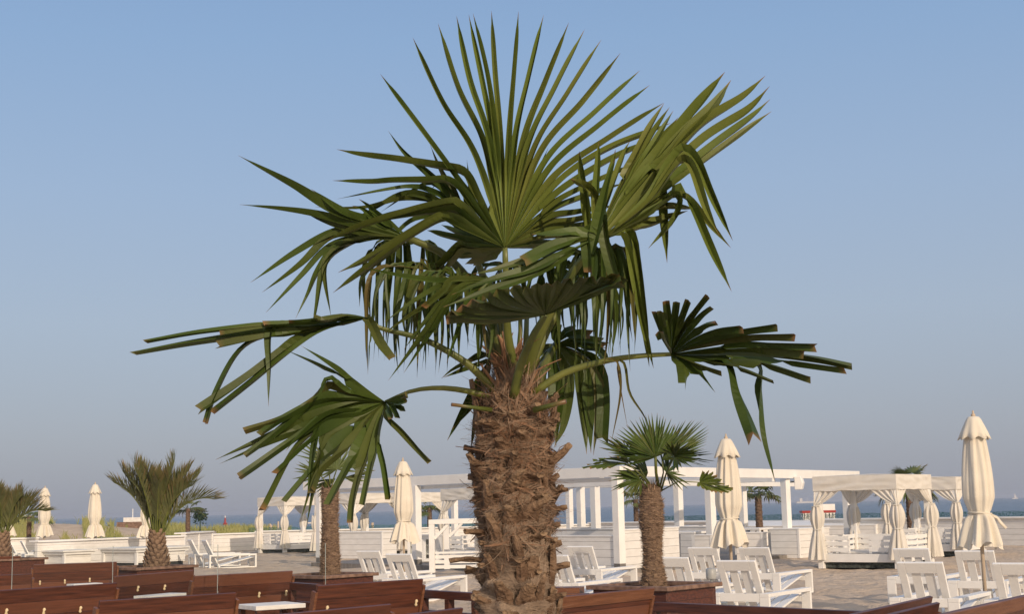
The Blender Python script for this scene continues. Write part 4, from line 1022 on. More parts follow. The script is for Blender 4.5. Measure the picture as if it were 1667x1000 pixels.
# long folded leaf on the left
big_leaf((600,518), 3.45, [
 dict(s=[(570,512),(530,520),(512,517)], cut=True), dict(s=[(560,515),(500,521),(470,523)], cut=True), dict(s=[(560,518),(480,525),(430,527)], cut=True), dict(s=[(540,520),(440,530),(355,543)], cut=True, w=1.0),
 dict(s=[(540,523),(440,528),(330,540),(236,556)], cut=True, w=1.2), dict(s=[(540,528),(430,540),(320,556),(217,575)], cut=True, w=1.5), dict(s=[(540,532),(440,545),(355,562)], cut=True, w=1.2),
 dict(s=[(520,530),(450,528),(437,545),(438,600),(437,662)], w=1.25, taper=.2), dict(s=[(520,532),(440,545),(390,570),(350,640),(333,690)], cut=True, w=1.2),
 dict(s=[(530,533),(470,562),(400,615),(322,668)], w=1.25, cut=True), dict(s=[(530,535),(480,565),(410,620),(345,670)], w=1.2, cut=True), dict(s=[(596,512),(606,530),(620,560),(638,584)], cut=True, w=1.1)],
 wpx=17, td=-.06, normal=(-.25,-.55,.75), fuse=.40, fold=.5, m=LEAF, petiole=[(808,640,3.56),(760,592,3.53),(690,553,3.50),(620,535,3.46),(600,519,3.455)], pr=.0072, seed=5)
# lower left drooping leaf
big_leaf((627,655), 3.45, [
 dict(s=[(660,645),(657,641)], cut=True, w=.7), dict(s=[(650,655),(661,652)], cut=True, w=.8), dict(s=[(648,662),(656,667)], cut=True, w=.8), dict(s=[(640,664),(647,678)], cut=True, w=.8), dict(s=[(634,672),(637,680)], cut=True, w=.8),
 dict(s=[(631,680),(655,705),(698,752)], cut=True, w=.75), dict(s=[(622,680),(616,715),(625,760),(632,812)], cut=True, w=.85), dict(s=[(616,690),(607,740),(590,822)], cut=True, w=1.05),
 dict(s=[(612,680),(590,750),(575,810),(571,852)], cut=True, w=1.05), dict(s=[(605,680),(575,740),(533,822)], cut=True, w=1.1), dict(s=[(600,680),(560,730),(520,765),(505,800)], cut=True, w=1.1),
 dict(s=[(598,678),(540,730),(498,775),(463,817)], cut=True, w=1.0), dict(s=[(596,676),(535,705),(515,760),(488,852)], w=1.0), dict(s=[(594,674),(540,690),(518,760),(498,862)], w=1.05),
 dict(s=[(590,672),(530,682),(512,720),(500,814)], w=1.0), dict(s=[(588,670),(530,690),(480,730),(425,828)], cut=True, w=1.0), dict(s=[(590,668),(520,705),(445,770)], cut=True, w=1.0),
 dict(s=[(585,666),(530,672),(485,710),(465,735)], w=1.0), dict(s=[(580,664),(500,700),(388,776)], cut=True, w=1.1), dict(s=[(580,660),(480,700),(357,756)], w=1.1), dict(s=[(575,656),(480,690),(351,749)], w=1.1),
 dict(s=[(572,652),(500,665),(440,710),(398,742)], cut=True, w=1.0), dict(s=[(570,648),(520,650),(460,680),(423,706)], cut=True, w=1.0), dict(s=[(570,642),(535,628),(510,650),(460,680),(399,700)], cut=True, w=1.1),
 dict(s=[(572,638),(545,618),(530,618),(520,640),(500,655)], w=.8), dict(s=[(580,632),(530,600),(463,569)], w=.8), dict(s=[(585,628),(540,595),(490,563)], w=.8)],
 wpx=15.5, td=-.16, normal=(-.72,-.50,.42), fuse=.52, fold=.8, m=LEAF, petiole=[(800,648,3.56),(760,637,3.54),(715,632,3.51),(670,637,3.47),(627,655,3.452)], pr=.0055, seed=6)
# right horizontal leaf
big_leaf((1093,577), 3.50, [
 dict(s=[(1080,558),(1073,543)], cut=True, w=.9), dict(s=[(1080,545),(1066,508)], cut=True, w=.7), dict(s=[(1082,540),(1075,508)], cut=True, w=.7), dict(s=[(1090,540),(1084,491)], cut=True, w=.75), dict(s=[(1096,540),(1101,492)], cut=True, w=.8), dict(s=[(1102,540),(1120,490)], cut=True, w=.8),
 dict(s=[(1110,540),(1130,510),(1152,482)], cut=True, w=.7), dict(s=[(1115,545),(1140,515),(1156,502)], cut=True, w=.75), dict(s=[(1120,550),(1145,532),(1165,527)], cut=True, w=.9),
 dict(s=[(1130,555),(1170,540),(1208,536)], cut=True, w=1.1), dict(s=[(1130,560),(1200,542),(1264,533)], cut=True), dict(s=[(1135,565),(1210,550),(1294,549)], cut=True), dict(s=[(1140,570),(1220,562),(1326,566)], cut=True, w=1.1),
 dict(s=[(1140,574),(1220,570),(1309,577)], cut=True, w=1.2), dict(s=[(1140,578),(1240,575),(1320,584),(1386,598)], cut=True, w=1.3), dict(s=[(1140,582),(1240,585),(1374,603)], cut=True, w=1.1),
 dict(s=[(1140,585),(1230,592),(1319,618)], cut=True, w=1.0), dict(s=[(1135,588),(1200,600),(1258,622)], cut=True, w=.9), dict(s=[(1180,590),(1232,590),(1236,640),(1242,700),(1262,786)], w=1.5, fuse=.4, twist=.9),
 dict(s=[(1150,590),(1185,592),(1200,640),(1227,715)], cut=True, w=1.5, fuse=.4, twist=.9), dict(s=[(1125,590),(1150,600),(1172,607)], cut=True, w=.9), dict(s=[(1115,588),(1140,610),(1165,640)], w=.9), dict(s=[(1102,590),(1110,600),(1111,629)], cut=True, w=1.1)],
 wpx=17, td=-.20, normal=(-.25,-.45,-.85), fuse=.62, fold=.45, m=LEAF, petiole=[(868,640,3.54),(920,607,3.53),(985,588,3.52),(1040,580,3.51),(1093,577,3.505)], pr=.0066, seed=7)
# left big leaf, behind
big_leaf((665,388), 3.72, [
 dict(s=[(620,420),(590,450),(585,500)], w=1), dict(s=[(612,385),(560,395),(545,405),(528,440),(539,517)], w=.9), dict(s=[(612,388),(560,400),(528,430),(515,500),(507,552)], w=1.0), dict(s=[(610,390),(550,400),(517,440),(500,480),(481,519)], w=1.1),
 dict(s=[(605,386),(540,400),(490,450),(433,509)], w=1.15), dict(s=[(600,382),(540,385),(490,430),(427,476)], w=1.2), dict(s=[(600,376),(545,378),(480,412),(408,460)], w=1.2),
 dict(s=[(610,385),(560,372),(515,355),(492,341)], w=1.0), dict(s=[(600,372),(520,350),(460,340),(390,333)], w=1.15), dict(s=[(605,365),(540,340),(470,297),(388,253)], w=1.5), dict(s=[(610,362),(560,345),(507,308)], w=1.2),
 dict(s=[(615,360),(590,340),(573,335)], w=1), dict(s=[(620,355),(600,335),(584,324)], w=1)],
 wpx=16, td=.03, normal=(-.35,-.75,.5), fuse=.30, fold=.7, m=LEAF, petiole=[(822,600,3.62),(790,500,3.68),(730,420,3.72),(665,388,3.725)], seed=8)
# upper left leaf behind the top fan
big_leaf((775,420), 3.78, [
 dict(s=[(735,360),(680,355),(640,385),(592,436)], w=.8), dict(s=[(740,350),(690,340),(650,345),(600,360),(570,390)], w=.9), dict(s=[(735,345),(690,318),(650,318),(600,345),(560,365)], w=1), dict(s=[(738,340),(700,325),(650,324),(590,338),(513,337)], w=.9),
 dict(s=[(738,335),(700,310),(668,304),(620,310),(548,324)], w=.9), dict(s=[(742,335),(710,300),(680,305),(620,345)], w=.9), dict(s=[(742,330),(700,285),(660,250),(632,213)], w=1.2), dict(s=[(745,330),(715,270),(700,235)], w=1.1),
 dict(s=[(748,330),(735,300),(715,298),(700,310)], w=.9), dict(s=[(760,330),(755,300),(735,290)], w=1), dict(s=[(770,340),(765,300),(760,260)], w=1), dict(s=[(800,340),(830,300),(870,250)], w=1), dict(s=[(820,350),(860,310),(893,240)], w=1)],
 wpx=15, td=.05, normal=(-.45,-.75,.35), fuse=.35, fold=.7, m=LEAF, petiole=[(830,600,3.64),(812,520,3.72),(775,420,3.785)], seed=9)
# dark drooping leaves behind and below: fans whose fingers hang down
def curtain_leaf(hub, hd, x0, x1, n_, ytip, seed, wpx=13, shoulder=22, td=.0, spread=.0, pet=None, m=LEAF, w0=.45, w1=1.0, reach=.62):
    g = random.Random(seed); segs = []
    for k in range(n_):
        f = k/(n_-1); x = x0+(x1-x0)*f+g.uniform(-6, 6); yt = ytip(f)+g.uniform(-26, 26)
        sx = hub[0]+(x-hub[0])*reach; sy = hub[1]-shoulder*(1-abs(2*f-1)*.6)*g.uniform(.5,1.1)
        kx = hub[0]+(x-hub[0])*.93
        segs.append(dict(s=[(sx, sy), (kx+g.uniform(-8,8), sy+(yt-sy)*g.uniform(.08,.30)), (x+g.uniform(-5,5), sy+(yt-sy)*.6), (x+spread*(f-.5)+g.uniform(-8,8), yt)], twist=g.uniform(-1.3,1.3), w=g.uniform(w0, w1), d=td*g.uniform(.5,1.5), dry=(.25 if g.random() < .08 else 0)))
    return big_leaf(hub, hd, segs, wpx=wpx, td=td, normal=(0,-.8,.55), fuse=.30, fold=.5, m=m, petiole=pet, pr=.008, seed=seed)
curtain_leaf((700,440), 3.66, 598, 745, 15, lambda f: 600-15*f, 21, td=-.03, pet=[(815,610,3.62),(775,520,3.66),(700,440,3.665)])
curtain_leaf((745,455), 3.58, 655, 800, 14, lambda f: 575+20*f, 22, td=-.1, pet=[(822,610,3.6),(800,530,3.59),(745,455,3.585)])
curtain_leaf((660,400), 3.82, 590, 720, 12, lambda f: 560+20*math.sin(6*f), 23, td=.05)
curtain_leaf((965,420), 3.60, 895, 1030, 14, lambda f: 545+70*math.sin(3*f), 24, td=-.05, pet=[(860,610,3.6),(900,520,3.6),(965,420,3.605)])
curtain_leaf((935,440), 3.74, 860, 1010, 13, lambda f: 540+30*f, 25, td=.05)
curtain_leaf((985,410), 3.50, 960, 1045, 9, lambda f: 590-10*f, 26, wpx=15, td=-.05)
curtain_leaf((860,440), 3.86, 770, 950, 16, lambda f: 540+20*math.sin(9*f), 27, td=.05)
# dark leaf at the right behind, with long hanging strips
big_leaf((905,560), 3.72, [
 dict(s=[(880,570),(862,590),(850,600)]), dict(s=[(890,585),(880,610),(884,680)]), dict(s=[(900,590),(905,630),(905,728)], w=1.3), dict(s=[(912,585),(925,620),(918,690),(902,728)], w=1.1),
 dict(s=[(925,580),(945,610),(955,740)], w=1.2), dict(s=[(930,575),(955,605),(962,738)], w=1.2), dict(s=[(935,572),(965,600),(976,640),(966,742)], w=.9), dict(s=[(940,570),(972,592),(982,640),(980,716)], w=1.2, cut=True),
 dict(s=[(945,565),(975,570),(985,588)], cut=True), dict(s=[(945,560),(985,563)], cut=True), dict(s=[(940,552),(978,556)], cut=True), dict(s=[(930,545),(960,545)], cut=True), dict(s=[(920,540),(935,535)], cut=True), dict(s=[(905,540),(910,525)], cut=True)],
 wpx=20, td=-.05, normal=(0,-.8,.5), fuse=.40, fold=.4, m=LEAF, petiole=[(870,630,3.6),(888,590,3.66),(905,560,3.725)], seed=10)
big_leaf((800,585), 3.68, [
 dict(s=[(790,600),(770,640),(728,718)], w=1.1), dict(s=[(792,605),(775,650),(735,700)], w=1.0), dict(s=[(795,605),(780,650),(766,735)], w=1.0), dict(s=[(790,590),(760,600),(722,615)], w=.7), dict(s=[(785,580),(740,600),(718,617)], w=.6), dict(s=[(785,575),(760,590),(745,605)], w=.6)],
 wpx=15, td=.0, normal=(0,-1,.3), fuse=.2, fold=.5, m=LEAF, seed=11)
# long blades sweeping across the centre and down to the left
big_leaf((968,388), 3.30, [
 dict(s=[(945,385),(900,400),(854,424)], cut=True, w=1.35), dict(s=[(940,392),(880,415),(800,440),(770,446)], w=.9), dict(s=[(940,400),(870,435),(800,455),(735,480)], w=1.1), dict(s=[(940,405),(870,445),(790,475),(722,500)], w=1.2), dict(s=[(950,375),(900,380),(865,382)], w=1.1)],
 wpx=17, td=-.05, normal=(0,-.9,.5), fuse=.25, fold=.4, m=LEAF, seed=12)
big_leaf((800,455), 3.46, [
 dict(s=[(750,466),(700,530),(632,620)], w=1.0), dict(s=[(745,478),(705,535),(657,608)], w=.9), dict(s=[(740,470),(695,520),(657,570)], w=.8), dict(s=[(745,455),(690,480),(625,525)], w=.9), dict(s=[(750,462),(680,505),(622,545)], w=.9),
 dict(s=[(770,475),(755,510),(727,592)], w=.9), dict(s=[(782,480),(778,540),(780,610)], w=.7), dict(s=[(760,455),(718,457),(660,450),(592,436)], w=.9), dict(s=[(735,455),(725,470),(690,500)], w=1.0, cut=True)],
 wpx=14, td=-.04, normal=(.1,-.95,.35), fuse=.15, fold=.7, m=LEAF, seed=13)
# two dry strings on the right
big_leaf((985,585), 3.50, [dict(s=[(1005,590),(1010,640),(995,722)], w=.35, dry=.3), dict(s=[(1015,590),(1025,640),(1050,680),(1052,700)], w=.4, dry=.2), dict(s=[(1010,588),(1005,600),(1022,700)], w=.2, dry=.5)], wpx=12, fuse=.0, m=LEAF, seed=14)
# upright stalks and young folded leaf in the heart
q = MB()
for (x0, y0, x1, y1, r_) in ((842,610,846,470,.010),(820,610,800,455,.007),(830,610,815,440,.008),(855,600,905,480,.008),(812,600,770,470,.006),(848,610,858,500,.012)):
    a = V3(x0, y0, 3.58)-BP; b_ = V3(x1, y1, 3.66)-BP; q.tube([a, a.lerp(b_, .5)+Vector((.005,-.01,0)), b_], [r_*.8, r_*.6, r_*.5], 8, flat=.7)
q.build('inner_stalk', STALK, bigp, smooth=True)

# ---- shaggy trunk of the big palm
g = random.Random(11)
def trunk_r(z):
    ztop = A(840, 690, PD).z
    if z > ztop: return max(.030, .083-.22*(z-ztop)-2.2*max(0, z-ztop-.02)**2*1.5)
    return .084+.004*math.sin(z*19)
ZT_ = A(840, 590, PD).z; zlo = A(840, 1040, PD).z; zhi = A(840, 645, PD).z
def at_px(px, py):
    p = A(px, py, PD-.08)-BP; x = max(-.1, min(.1, p.x*.9)); return -math.acos(x/.1005), p.z
SPEC = [(767,916,.058,.010,.25,.25,-.1),(776,868,.045,.010,.1,.1),(768,936,.03,.010,.5,.3),(772,790,.040,.013,.9,-.4),(778,760,.03,.012,.4,.2),(790,830,.05,.012,1.25,0),(805,775,.03,.013,.9,.4),
           (826,812,.055,.013,1.0,.1,.5),(838,770,.055,.010,1.15,.6),(872,778,.03,.016,.5,.9),(905,760,.055,.012,.75,.0,.0),(912,800,.03,.012,.2,0),(915,830,.03,.012,.1,-.2),(908,745,.02,.010,.4,0),
           (917,858,.022,.013,.2,0),(914,895,.03,.014,.5,.3),(918,930,.034,.018,.5,.2),(800,885,.055,.013,1.2,.3),(845,915,.03,.015,.7,.9),(870,950,.05,.014,1.3,.1),(862,850,.06,.014,1.0,.2,.4),
           (830,860,.05,.013,1.1,.5),(795,950,.06,.012,1.25,.1),(880,885,.04,.014,.8,.6),(815,735,.035,.012,.9,.5),(850,720,.035,.013,.9,.5),(885,715,.04,.013,.6,.2),(800,700,.04,.012,.5,.2),(785,690,.03,.012,.3,.4),
           (835,690,.03,.012,.9,.6),(870,680,.04,.012,.8,.4),(900,690,.03,.011,.4,.2),(840,800,.035,.014,.8,.6),(880,820,.035,.013,.9,.7),(860,985,.05,.015,1.2,.3),(905,985,.04,.015,.7,.3),(815,985,.05,.014,1.2,.3),(780,985,.03,.012,.6,.4)]
BASES = [(*at_px(q_[0], q_[1]), q_[2]*1.5, q_[3]*1.35, q_[4], q_[5], (q_[6] if len(q_) > 6 else 0)) for q_ in SPEC]
for k in range(64):
    a0 = k*2.39996+g.uniform(-.3,.3); z = zlo+(k/64)*(zhi-zlo-.02); q_l = g.choice((.025,.035,.05,.085,.11))
    if any(abs(math.atan2(math.sin(a0-b_[0]), math.cos(a0-b_[0])))*.1 < .022 and abs(z-b_[1]) < .022 for b_ in BASES): continue
    BASES.append((a0, z, q_l, g.uniform(.008,.021), (g.uniform(.1,1.1) if q_l < .06 else g.uniform(1.15,1.45)), g.uniform(-.2,.8) if q_l < .06 else 0, g.uniform(-.3,.3)))
NA, NZ = 96, 260; Z0, Z1 = 0.0, ZT_+.05
TAB = [[0.0]*NA for _ in range(NZ+1)]
for i in range(NZ+1):
    z = Z0+(Z1-Z0)*i/NZ
    for j in range(NA):
        a_ = 2*math.pi*j/NA; v = .008*noise.noise(Vector((math.cos(a_)*3, math.sin(a_)*3, z*10)))+.006*noise.noise(Vector((math.cos(a_)*9, math.sin(a_)*9, z*30)))
        for b_ in BASES:
            dz = z-b_[1]
            if abs(dz) > .06: continue
            da = math.atan2(math.sin(a_-b_[0]), math.cos(a_-b_[0]))*.09
            v += .016*math.exp(-(da/.020)**2-((dz+.004)/.013)**2)-.013*math.exp(-(da/.026)**2-((dz-.026)/.011)**2)-.006*math.exp(-(da/.02)**2-((dz+.032)/.01)**2)
        TAB[i][j] = v
def relief(a0, z):
    i = min(NZ-1, max(0, (z-Z0)/(Z1-Z0)*NZ)); i0 = int(i); fi = i-i0; j = (a0/(2*math.pi)%1)*NA; j0 = int(j)%NA; j1 = (j0+1)%NA; fj = j-int(j)
    return (TAB[i0][j0]*(1-fj)+TAB[i0][j1]*fj)*(1-fi)+(TAB[i0+1][j0]*(1-fj)+TAB[i0+1][j1]*fj)*fi
q = MB(); n_ = 96; mz = 360; pts = []; fs = []
for i in range(mz+1):
    z = ZT_*i/mz
    for j in range(n_):
        a_ = 2*math.pi*j/n_; v = Vector((math.cos(a_), math.sin(a_), 0)); pts.append(v*(trunk_r(z)+relief(a_, z)-.003)+Vector((0,0,z)))
for i in range(mz):
    for j in range(n_): fs.append((i*n_+j, i*n_+(j+1)%n_, (i+1)*n_+(j+1)%n_, (i+1)*n_+j))
q.add(pts, fs); tr = q.build('trunk', BARK, bigp, smooth=True)
q = MB()
# fibres: fine curved strands wrapped round the trunk
def strand(a0, z, L_, tilt, lift, w, dryv, n=5, rr0=None):
    vs = []; fs = []; da = L_*math.cos(tilt)/.11; dz = L_*math.sin(tilt); k1 = g.uniform(-1,1)*(.35 if n < 7 else .6); base = trunk_r(z)+(.010 if rr0 else .0075)
    for i in range(n+1):
        f = i/n; a_ = a0+da*(f-.0)+.05*math.sin(f*4+k1*9); zz = z+dz*f+k1*L_*f*(1-f)
        rr = base+relief(a_, zz)*(1 if not rr0 else .8)-.004+lift*f**2+.004*math.sin(f*3.1+k1*5); v = Vector((math.cos(a_), math.sin(a_), 0))
        c = v*rr+Vector((0,0,zz)); ww = w*(1-.6*f); up = Vector((0,0,1))*math.cos(tilt)+Vector((-v.y,v.x,0))*-math.sin(tilt)
        vs += [c-up*ww, c+up*ww]
    for i in range(n): fs.append((2*i, 2*i+2, 2*i+3, 2*i+1))
    q.add(vs, fs, dryv)
def fibres(n_, z0, z1, up):
    for k in range(n_):
        z = g.uniform(z0, z1); a0 = g.uniform(math.pi*.85, math.pi*2.15) if g.random() < .88 else g.uniform(0, math.pi*2)
        cl = noise.noise(Vector((math.cos(a0)*2.2, math.sin(a0)*2.2, z*5)))
        if noise.noise(Vector((math.cos(a0)*6, math.sin(a0)*6, z*30)))+.25*noise.noise(Vector((math.cos(a0)*17, math.sin(a0)*17, z*60))) < (.0 if up else -.16): continue
        tilt = g.gauss(.1+cl*2.4, .55 if up else .25); wild = g.random() < (.05 if up else .03)
        L_ = g.uniform(.03, .12); lift = abs(g.gauss(0, .008 if up else .005))+wild*g.uniform(.012, .05)
        strand(a0, z, L_*g.choice((-1, 1)), tilt, lift, g.uniform(.00035, .0009)*(.7 if wild else 1), (g.random() < .25)*g.uniform(.3,1) if up else (g.random() < .06)*g.uniform(.2,.8))
zm_ = zlo+.50*(zhi-zlo)
fibres(26000, zlo, zm_+.05, False); q.build('fibre', FIBRE_GREY, tr); q = MB()
fibres(21000, zm_-.05, zhi+.03, True); q.build('fibre', FIBRE, tr)
# loose wider husk strips in the upper third
q = MB()
for k in range(1500):
    z = g.uniform(zlo+.24, zhi+.05); a0 = g.uniform(math.pi*.85, math.pi*2.15)
    strand(a0, z, g.uniform(.04,.15)*g.choice((-1,1)), g.gauss(.2, .8), abs(g.gauss(0,.015)), g.choice((.0008,.0013,.0013,.002,.004)), g.uniform(0,.7), n=7, rr0=trunk_r(z)+.009)
q.build('husk', FIBRE, tr)
# cut leaf bases
def stub(a0, z, L_, w, up, curl, parent=tr, tilt=0.0, cutdry=1.0):
    hth = g.uniform(.005, .0095); q = MB(); curl = curl+g.uniform(-.2,.3); k9 = g.uniform(-.5,.5); v = Vector((math.cos(a0), math.sin(a0), 0)); t_ = Vector((-v.y, v.x, 0)); r_ = trunk_r(z)+relief(a0, z)-.008
    pts = []; n_ = 7; fs = []; vs = []; dr = []
    for i in range(n_+1):
        f = i/n_; c = v*(r_+L_*(f*math.cos(up)+.15*curl*f*f))+Vector((0,0,z+L_*(f*math.sin(up)-curl*.5*f*f)))+t_*L_*(tilt*f*f+.12*k9*math.sin(f*5))
        ww = w*(1.45-.85*f)*(1+.12*math.sin(f*11+a0*5)); hh = hth*(1-.25*f)
        t = Vector((v*math.cos(up)+Vector((0,0,math.sin(up)-curl*f)))); t.normalize(); nn = t_.cross(t).normalized()
        for j in range(10):
            an = 2*math.pi*j/10; x = math.cos(an)*ww; y = math.sin(an)*hh+(.35*hh*(1-abs(math.cos(an))*2))
            jt = .0015*math.sin(an*5+i+a0*7)
            vs.append(c+t_*(x+jt)+nn*(y+jt)); dr.append((f**3)*cutdry*.75)
    for i in range(n_):
        for j in range(10): fs.append((i*10+j, i*10+(j+1)%10, (i+1)*10+(j+1)%10, (i+1)*10+j))
    b0 = n_*10; vs.append(sum((vs[b0+j] for j in range(10)), Vector())/10-t*.003); dr.append(cutdry)
    for j in range(10): fs.append((b0+j, b0+(j+1)%10, len(vs)-1))
    q.add(vs, fs, dr); q.build('leaf_base', BASEM, parent, smooth=False)
for b_ in BASES: stub(b_[0], b_[1], b_[2], b_[3], b_[4], b_[5], tilt=b_[6], cutdry=g.uniform(.2,1))
# two sawn yellow stalks at the crown's base
for pts, r_ in (([(800,668,3.5),(765,663,3.47),(735,659,3.45)], .0045), ([(870,668,3.48),(895,661,3.45),(921,654,3.43)], .0056)):
    q = MB(); P_ = [V3(*p)-BP for p in pts]; q.tube(P_, [r_*1.4, r_, r_], 8, dry=[0]*16+[.9]*8); q.build('sawn_stalk', STALK, bigp, smooth=True)
# husk tongues round the crown's foot (reddish brown)
q = MB()
for k in range(75):
    a0 = g.uniform(math.pi*.9, math.pi*2.1); z = zhi+g.uniform(-.05,.10); L_ = g.uniform(.03,.10); lean = g.uniform(.0,1.1)
    v = Vector((math.cos(a0), math.sin(a0), 0)); t_ = Vector((-v.y,v.x,0)); r_ = max(.03, trunk_r(z)-.01); w = g.choice((.002,.005,.009,.014,.018)); vs = []; fs = []
    cx = g.uniform(-.5,.5)
    for i in range(6):
        f = i/5; c = v*(r_+L_*math.sin(lean)*f*(1+.5*f))+Vector((0,0,z+L_*math.cos(lean)*f))+t_*L_*cx*f*f; ww = w*(1-f*.85)
        tt = (t_*math.cos(f*2*cx)+v*math.sin(f*2*cx)); vs += [c-tt*ww, c+v*ww*.4, c+tt*ww]
    for i in range(5): fs += [(3*i,3*i+1,3*i+4,3*i+3),(3*i+1,3*i+2,3*i+5,3*i+4)]
    q.add(vs, fs, g.uniform(.2,1))
q.build('crown_husk', mat('reddish_husk', (0.085,0.036,0.018), .8, col2=(.26,.135,.07), scale=20, dry=(.34,.20,.12), spec=.15), tr)

# ---------------------------------------------------------------- other fan palms
def rough_trunk(q, r_fn, h, seed, nst=260, col=0, fib=0, fibL=.085):
    g = random.Random(seed); n_ = 28; m_ = max(10, int(h/.035)); pts = []; fs = []
    for i in range(m_+1):
        z = h*i/m_
        for j in range(n_):
            a_ = 2*math.pi*j/n_; v = Vector((math.cos(a_), math.sin(a_), 0)); rr = r_fn(z/h)*(1+.08*noise.noise(Vector((v.x*3,v.y*3,z*11+seed)))+.05*math.sin(z*55+v.x*2))
            pts.append(v*rr+Vector((0,0,z)))
    for i in range(m_):
        for j in range(n_): fs.append((i*n_+j, i*n_+(j+1)%n_, (i+1)*n_+(j+1)%n_, (i+1)*n_+j))
    fs.append(tuple(m_*n_+j for j in range(n_)))
    q.add(pts, fs)
    for k in range(nst):
        a0 = k*2.39996+g.uniform(-.2,.2); z = h*(k+.5)/nst; v = Vector((math.cos(a0), math.sin(a0), 0)); t_ = Vector((-v.y,v.x,0)); r_ = r_fn(z/h)*.96
        L_ = g.uniform(.025,.075)*min(1,r_/.1+.2); w = g.uniform(.006,.022)*min(1.3,r_/.1); p = v*r_+Vector((0,0,z)); e = p+v*L_*.65+Vector((0,0,L_*g.uniform(.2,1.0)))
        d_ = Vector((0,0,.006)); q.add([p-t_*w*1.3-d_, p+t_*w*1.3-d_, e+t_*w*.7, e-t_*w*.7, p-t_*w+Vector((0,0,.02)), p+t_*w+Vector((0,0,.02))], [(0,1,2,3),(4,3,2,5),(0,3,4),(1,5,2)], [0,0,.9,.9,0,0])
    for k in range(fib):
        a0 = g.uniform(0,6.283); z = g.uniform(0,h); v = Vector((math.cos(a0), math.sin(a0), 0)); t_ = Vector((-v.y,v.x,0)); r_ = r_fn(z/h)*1.0; s_ = g.choice((-1,1))
        L_ = g.uniform(.3,1)*fibL; p = v*r_+Vector((0,0,z)); e = p+t_*L_*s_*.8+v*L_*g.uniform(-.05,.55)+Vector((0,0,L_*g.uniform(-.4,.25))); w = Vector((0,0,g.uniform(.0012,.0035)))
        q.add([p-w, p+w, e], [(0,1,2)], g.uniform(.1,1))
def fan_leaf3d(q, hub, axis, normal, Rr, span, nseg, g, droop=.25, cup=.0, w=None, fuse=.5, cut=False, ds=.05, fold=.5):
    axis = axis.normalized(); n_ = (normal-axis*normal.dot(axis)).normalized(); b_ = axis.cross(n_); segs = []
    for k in range(nseg):
        phi = span*(2*k/(nseg-1)-1); d = axis*math.cos(phi)+b_*math.sin(phi); L_ = Rr*(.80+.20*math.cos(phi))*g.uniform(.93,1.04)
        pts = [hub]
        for f in (.3,.6,.85,1.0):
            pts.append(hub+d*L_*f+n_*(cup*L_*f*f*(1-math.cos(phi)*.3))+Vector((0,0,-droop*L_*(f**3)*g.uniform(.5,1.5)))+b_*g.uniform(-.01,.01)*f)
        segs.append(dict(p=pts, cut=cut))
    W = w or Rr*math.sin(span/(nseg-1))*.52
    leaf_mesh(q, segs, W, n_, fuse, fold, ds=ds, g=g, taper=.5, drytip=.05)
def fan_palm(base, h, r_, crown, label, seed, leaves, m=FARLEAF, nst=140, fib=0, trunk_fn=None, nseg=26, group='small fan palms', pr=.010, ds=.05, cat='palm tree'):
    """leaves: list of (azimuth, elevation of stalk, stalk length, leaf radius, tilt of blade, span, droop)"""
    t = thing('fan_palm', label, cat, base, 0, group); g = random.Random(seed)
    q = MB(); rough_trunk(q, trunk_fn or (lambda f: r_*(1.05-.15*f)), h, seed, nst, fib=fib); q.build('trunk', FARBARK, t)
    top = Vector((0,0,h-.02))
    for (az, el, sl, Rr, tilt, span, droop) in leaves:
        a_ = R(az); e = R(el); o = Vector((math.cos(a_)*math.cos(e), math.sin(a_)*math.cos(e), math.sin(e)))
        s0 = top+Vector((math.cos(a_),math.sin(a_),0))*r_*.5; hub = s0+o*sl+Vector((0,0,-.10*sl*math.cos(e))); mid = s0.lerp(hub,.5)+Vector((0,0,.05*sl*math.cos(e)))
        et = R(el+tilt); ax = Vector((math.cos(a_)*math.cos(et), math.sin(a_)*math.cos(et), math.sin(et))); nn = Vector((-math.cos(a_)*math.sin(et), -math.sin(a_)*math.sin(et), math.cos(et)))
        q = MB(); fan_leaf3d(q, hub, ax, nn, Rr, R(span), nseg, g, droop=droop, ds=ds); lf = q.build('leaf', m, t)
        q = MB(); q.tube([s0, mid, hub], [pr*1.4, pr, pr*.7], 6); q.build('leaf_stalk', STALK, lf, smooth=True)
    q = MB()
    for k in range(60):
        a_ = g.uniform(0,6.283); v = Vector((math.cos(a_),math.sin(a_),0)); p = top+v*r_*g.uniform(.4,.9)+Vector((0,0,g.uniform(-.1,.03))); e = p+v*g.uniform(0,.07)+Vector((0,0,g.uniform(.02,.12))); w = Vector((-v.y,v.x,0))*g.uniform(.004,.012)
        q.add([p-w,p+w,e], [(0,1,2)], g.uniform(.2,1))
    q.build('crown_husk', FARBARK, t)
    return t
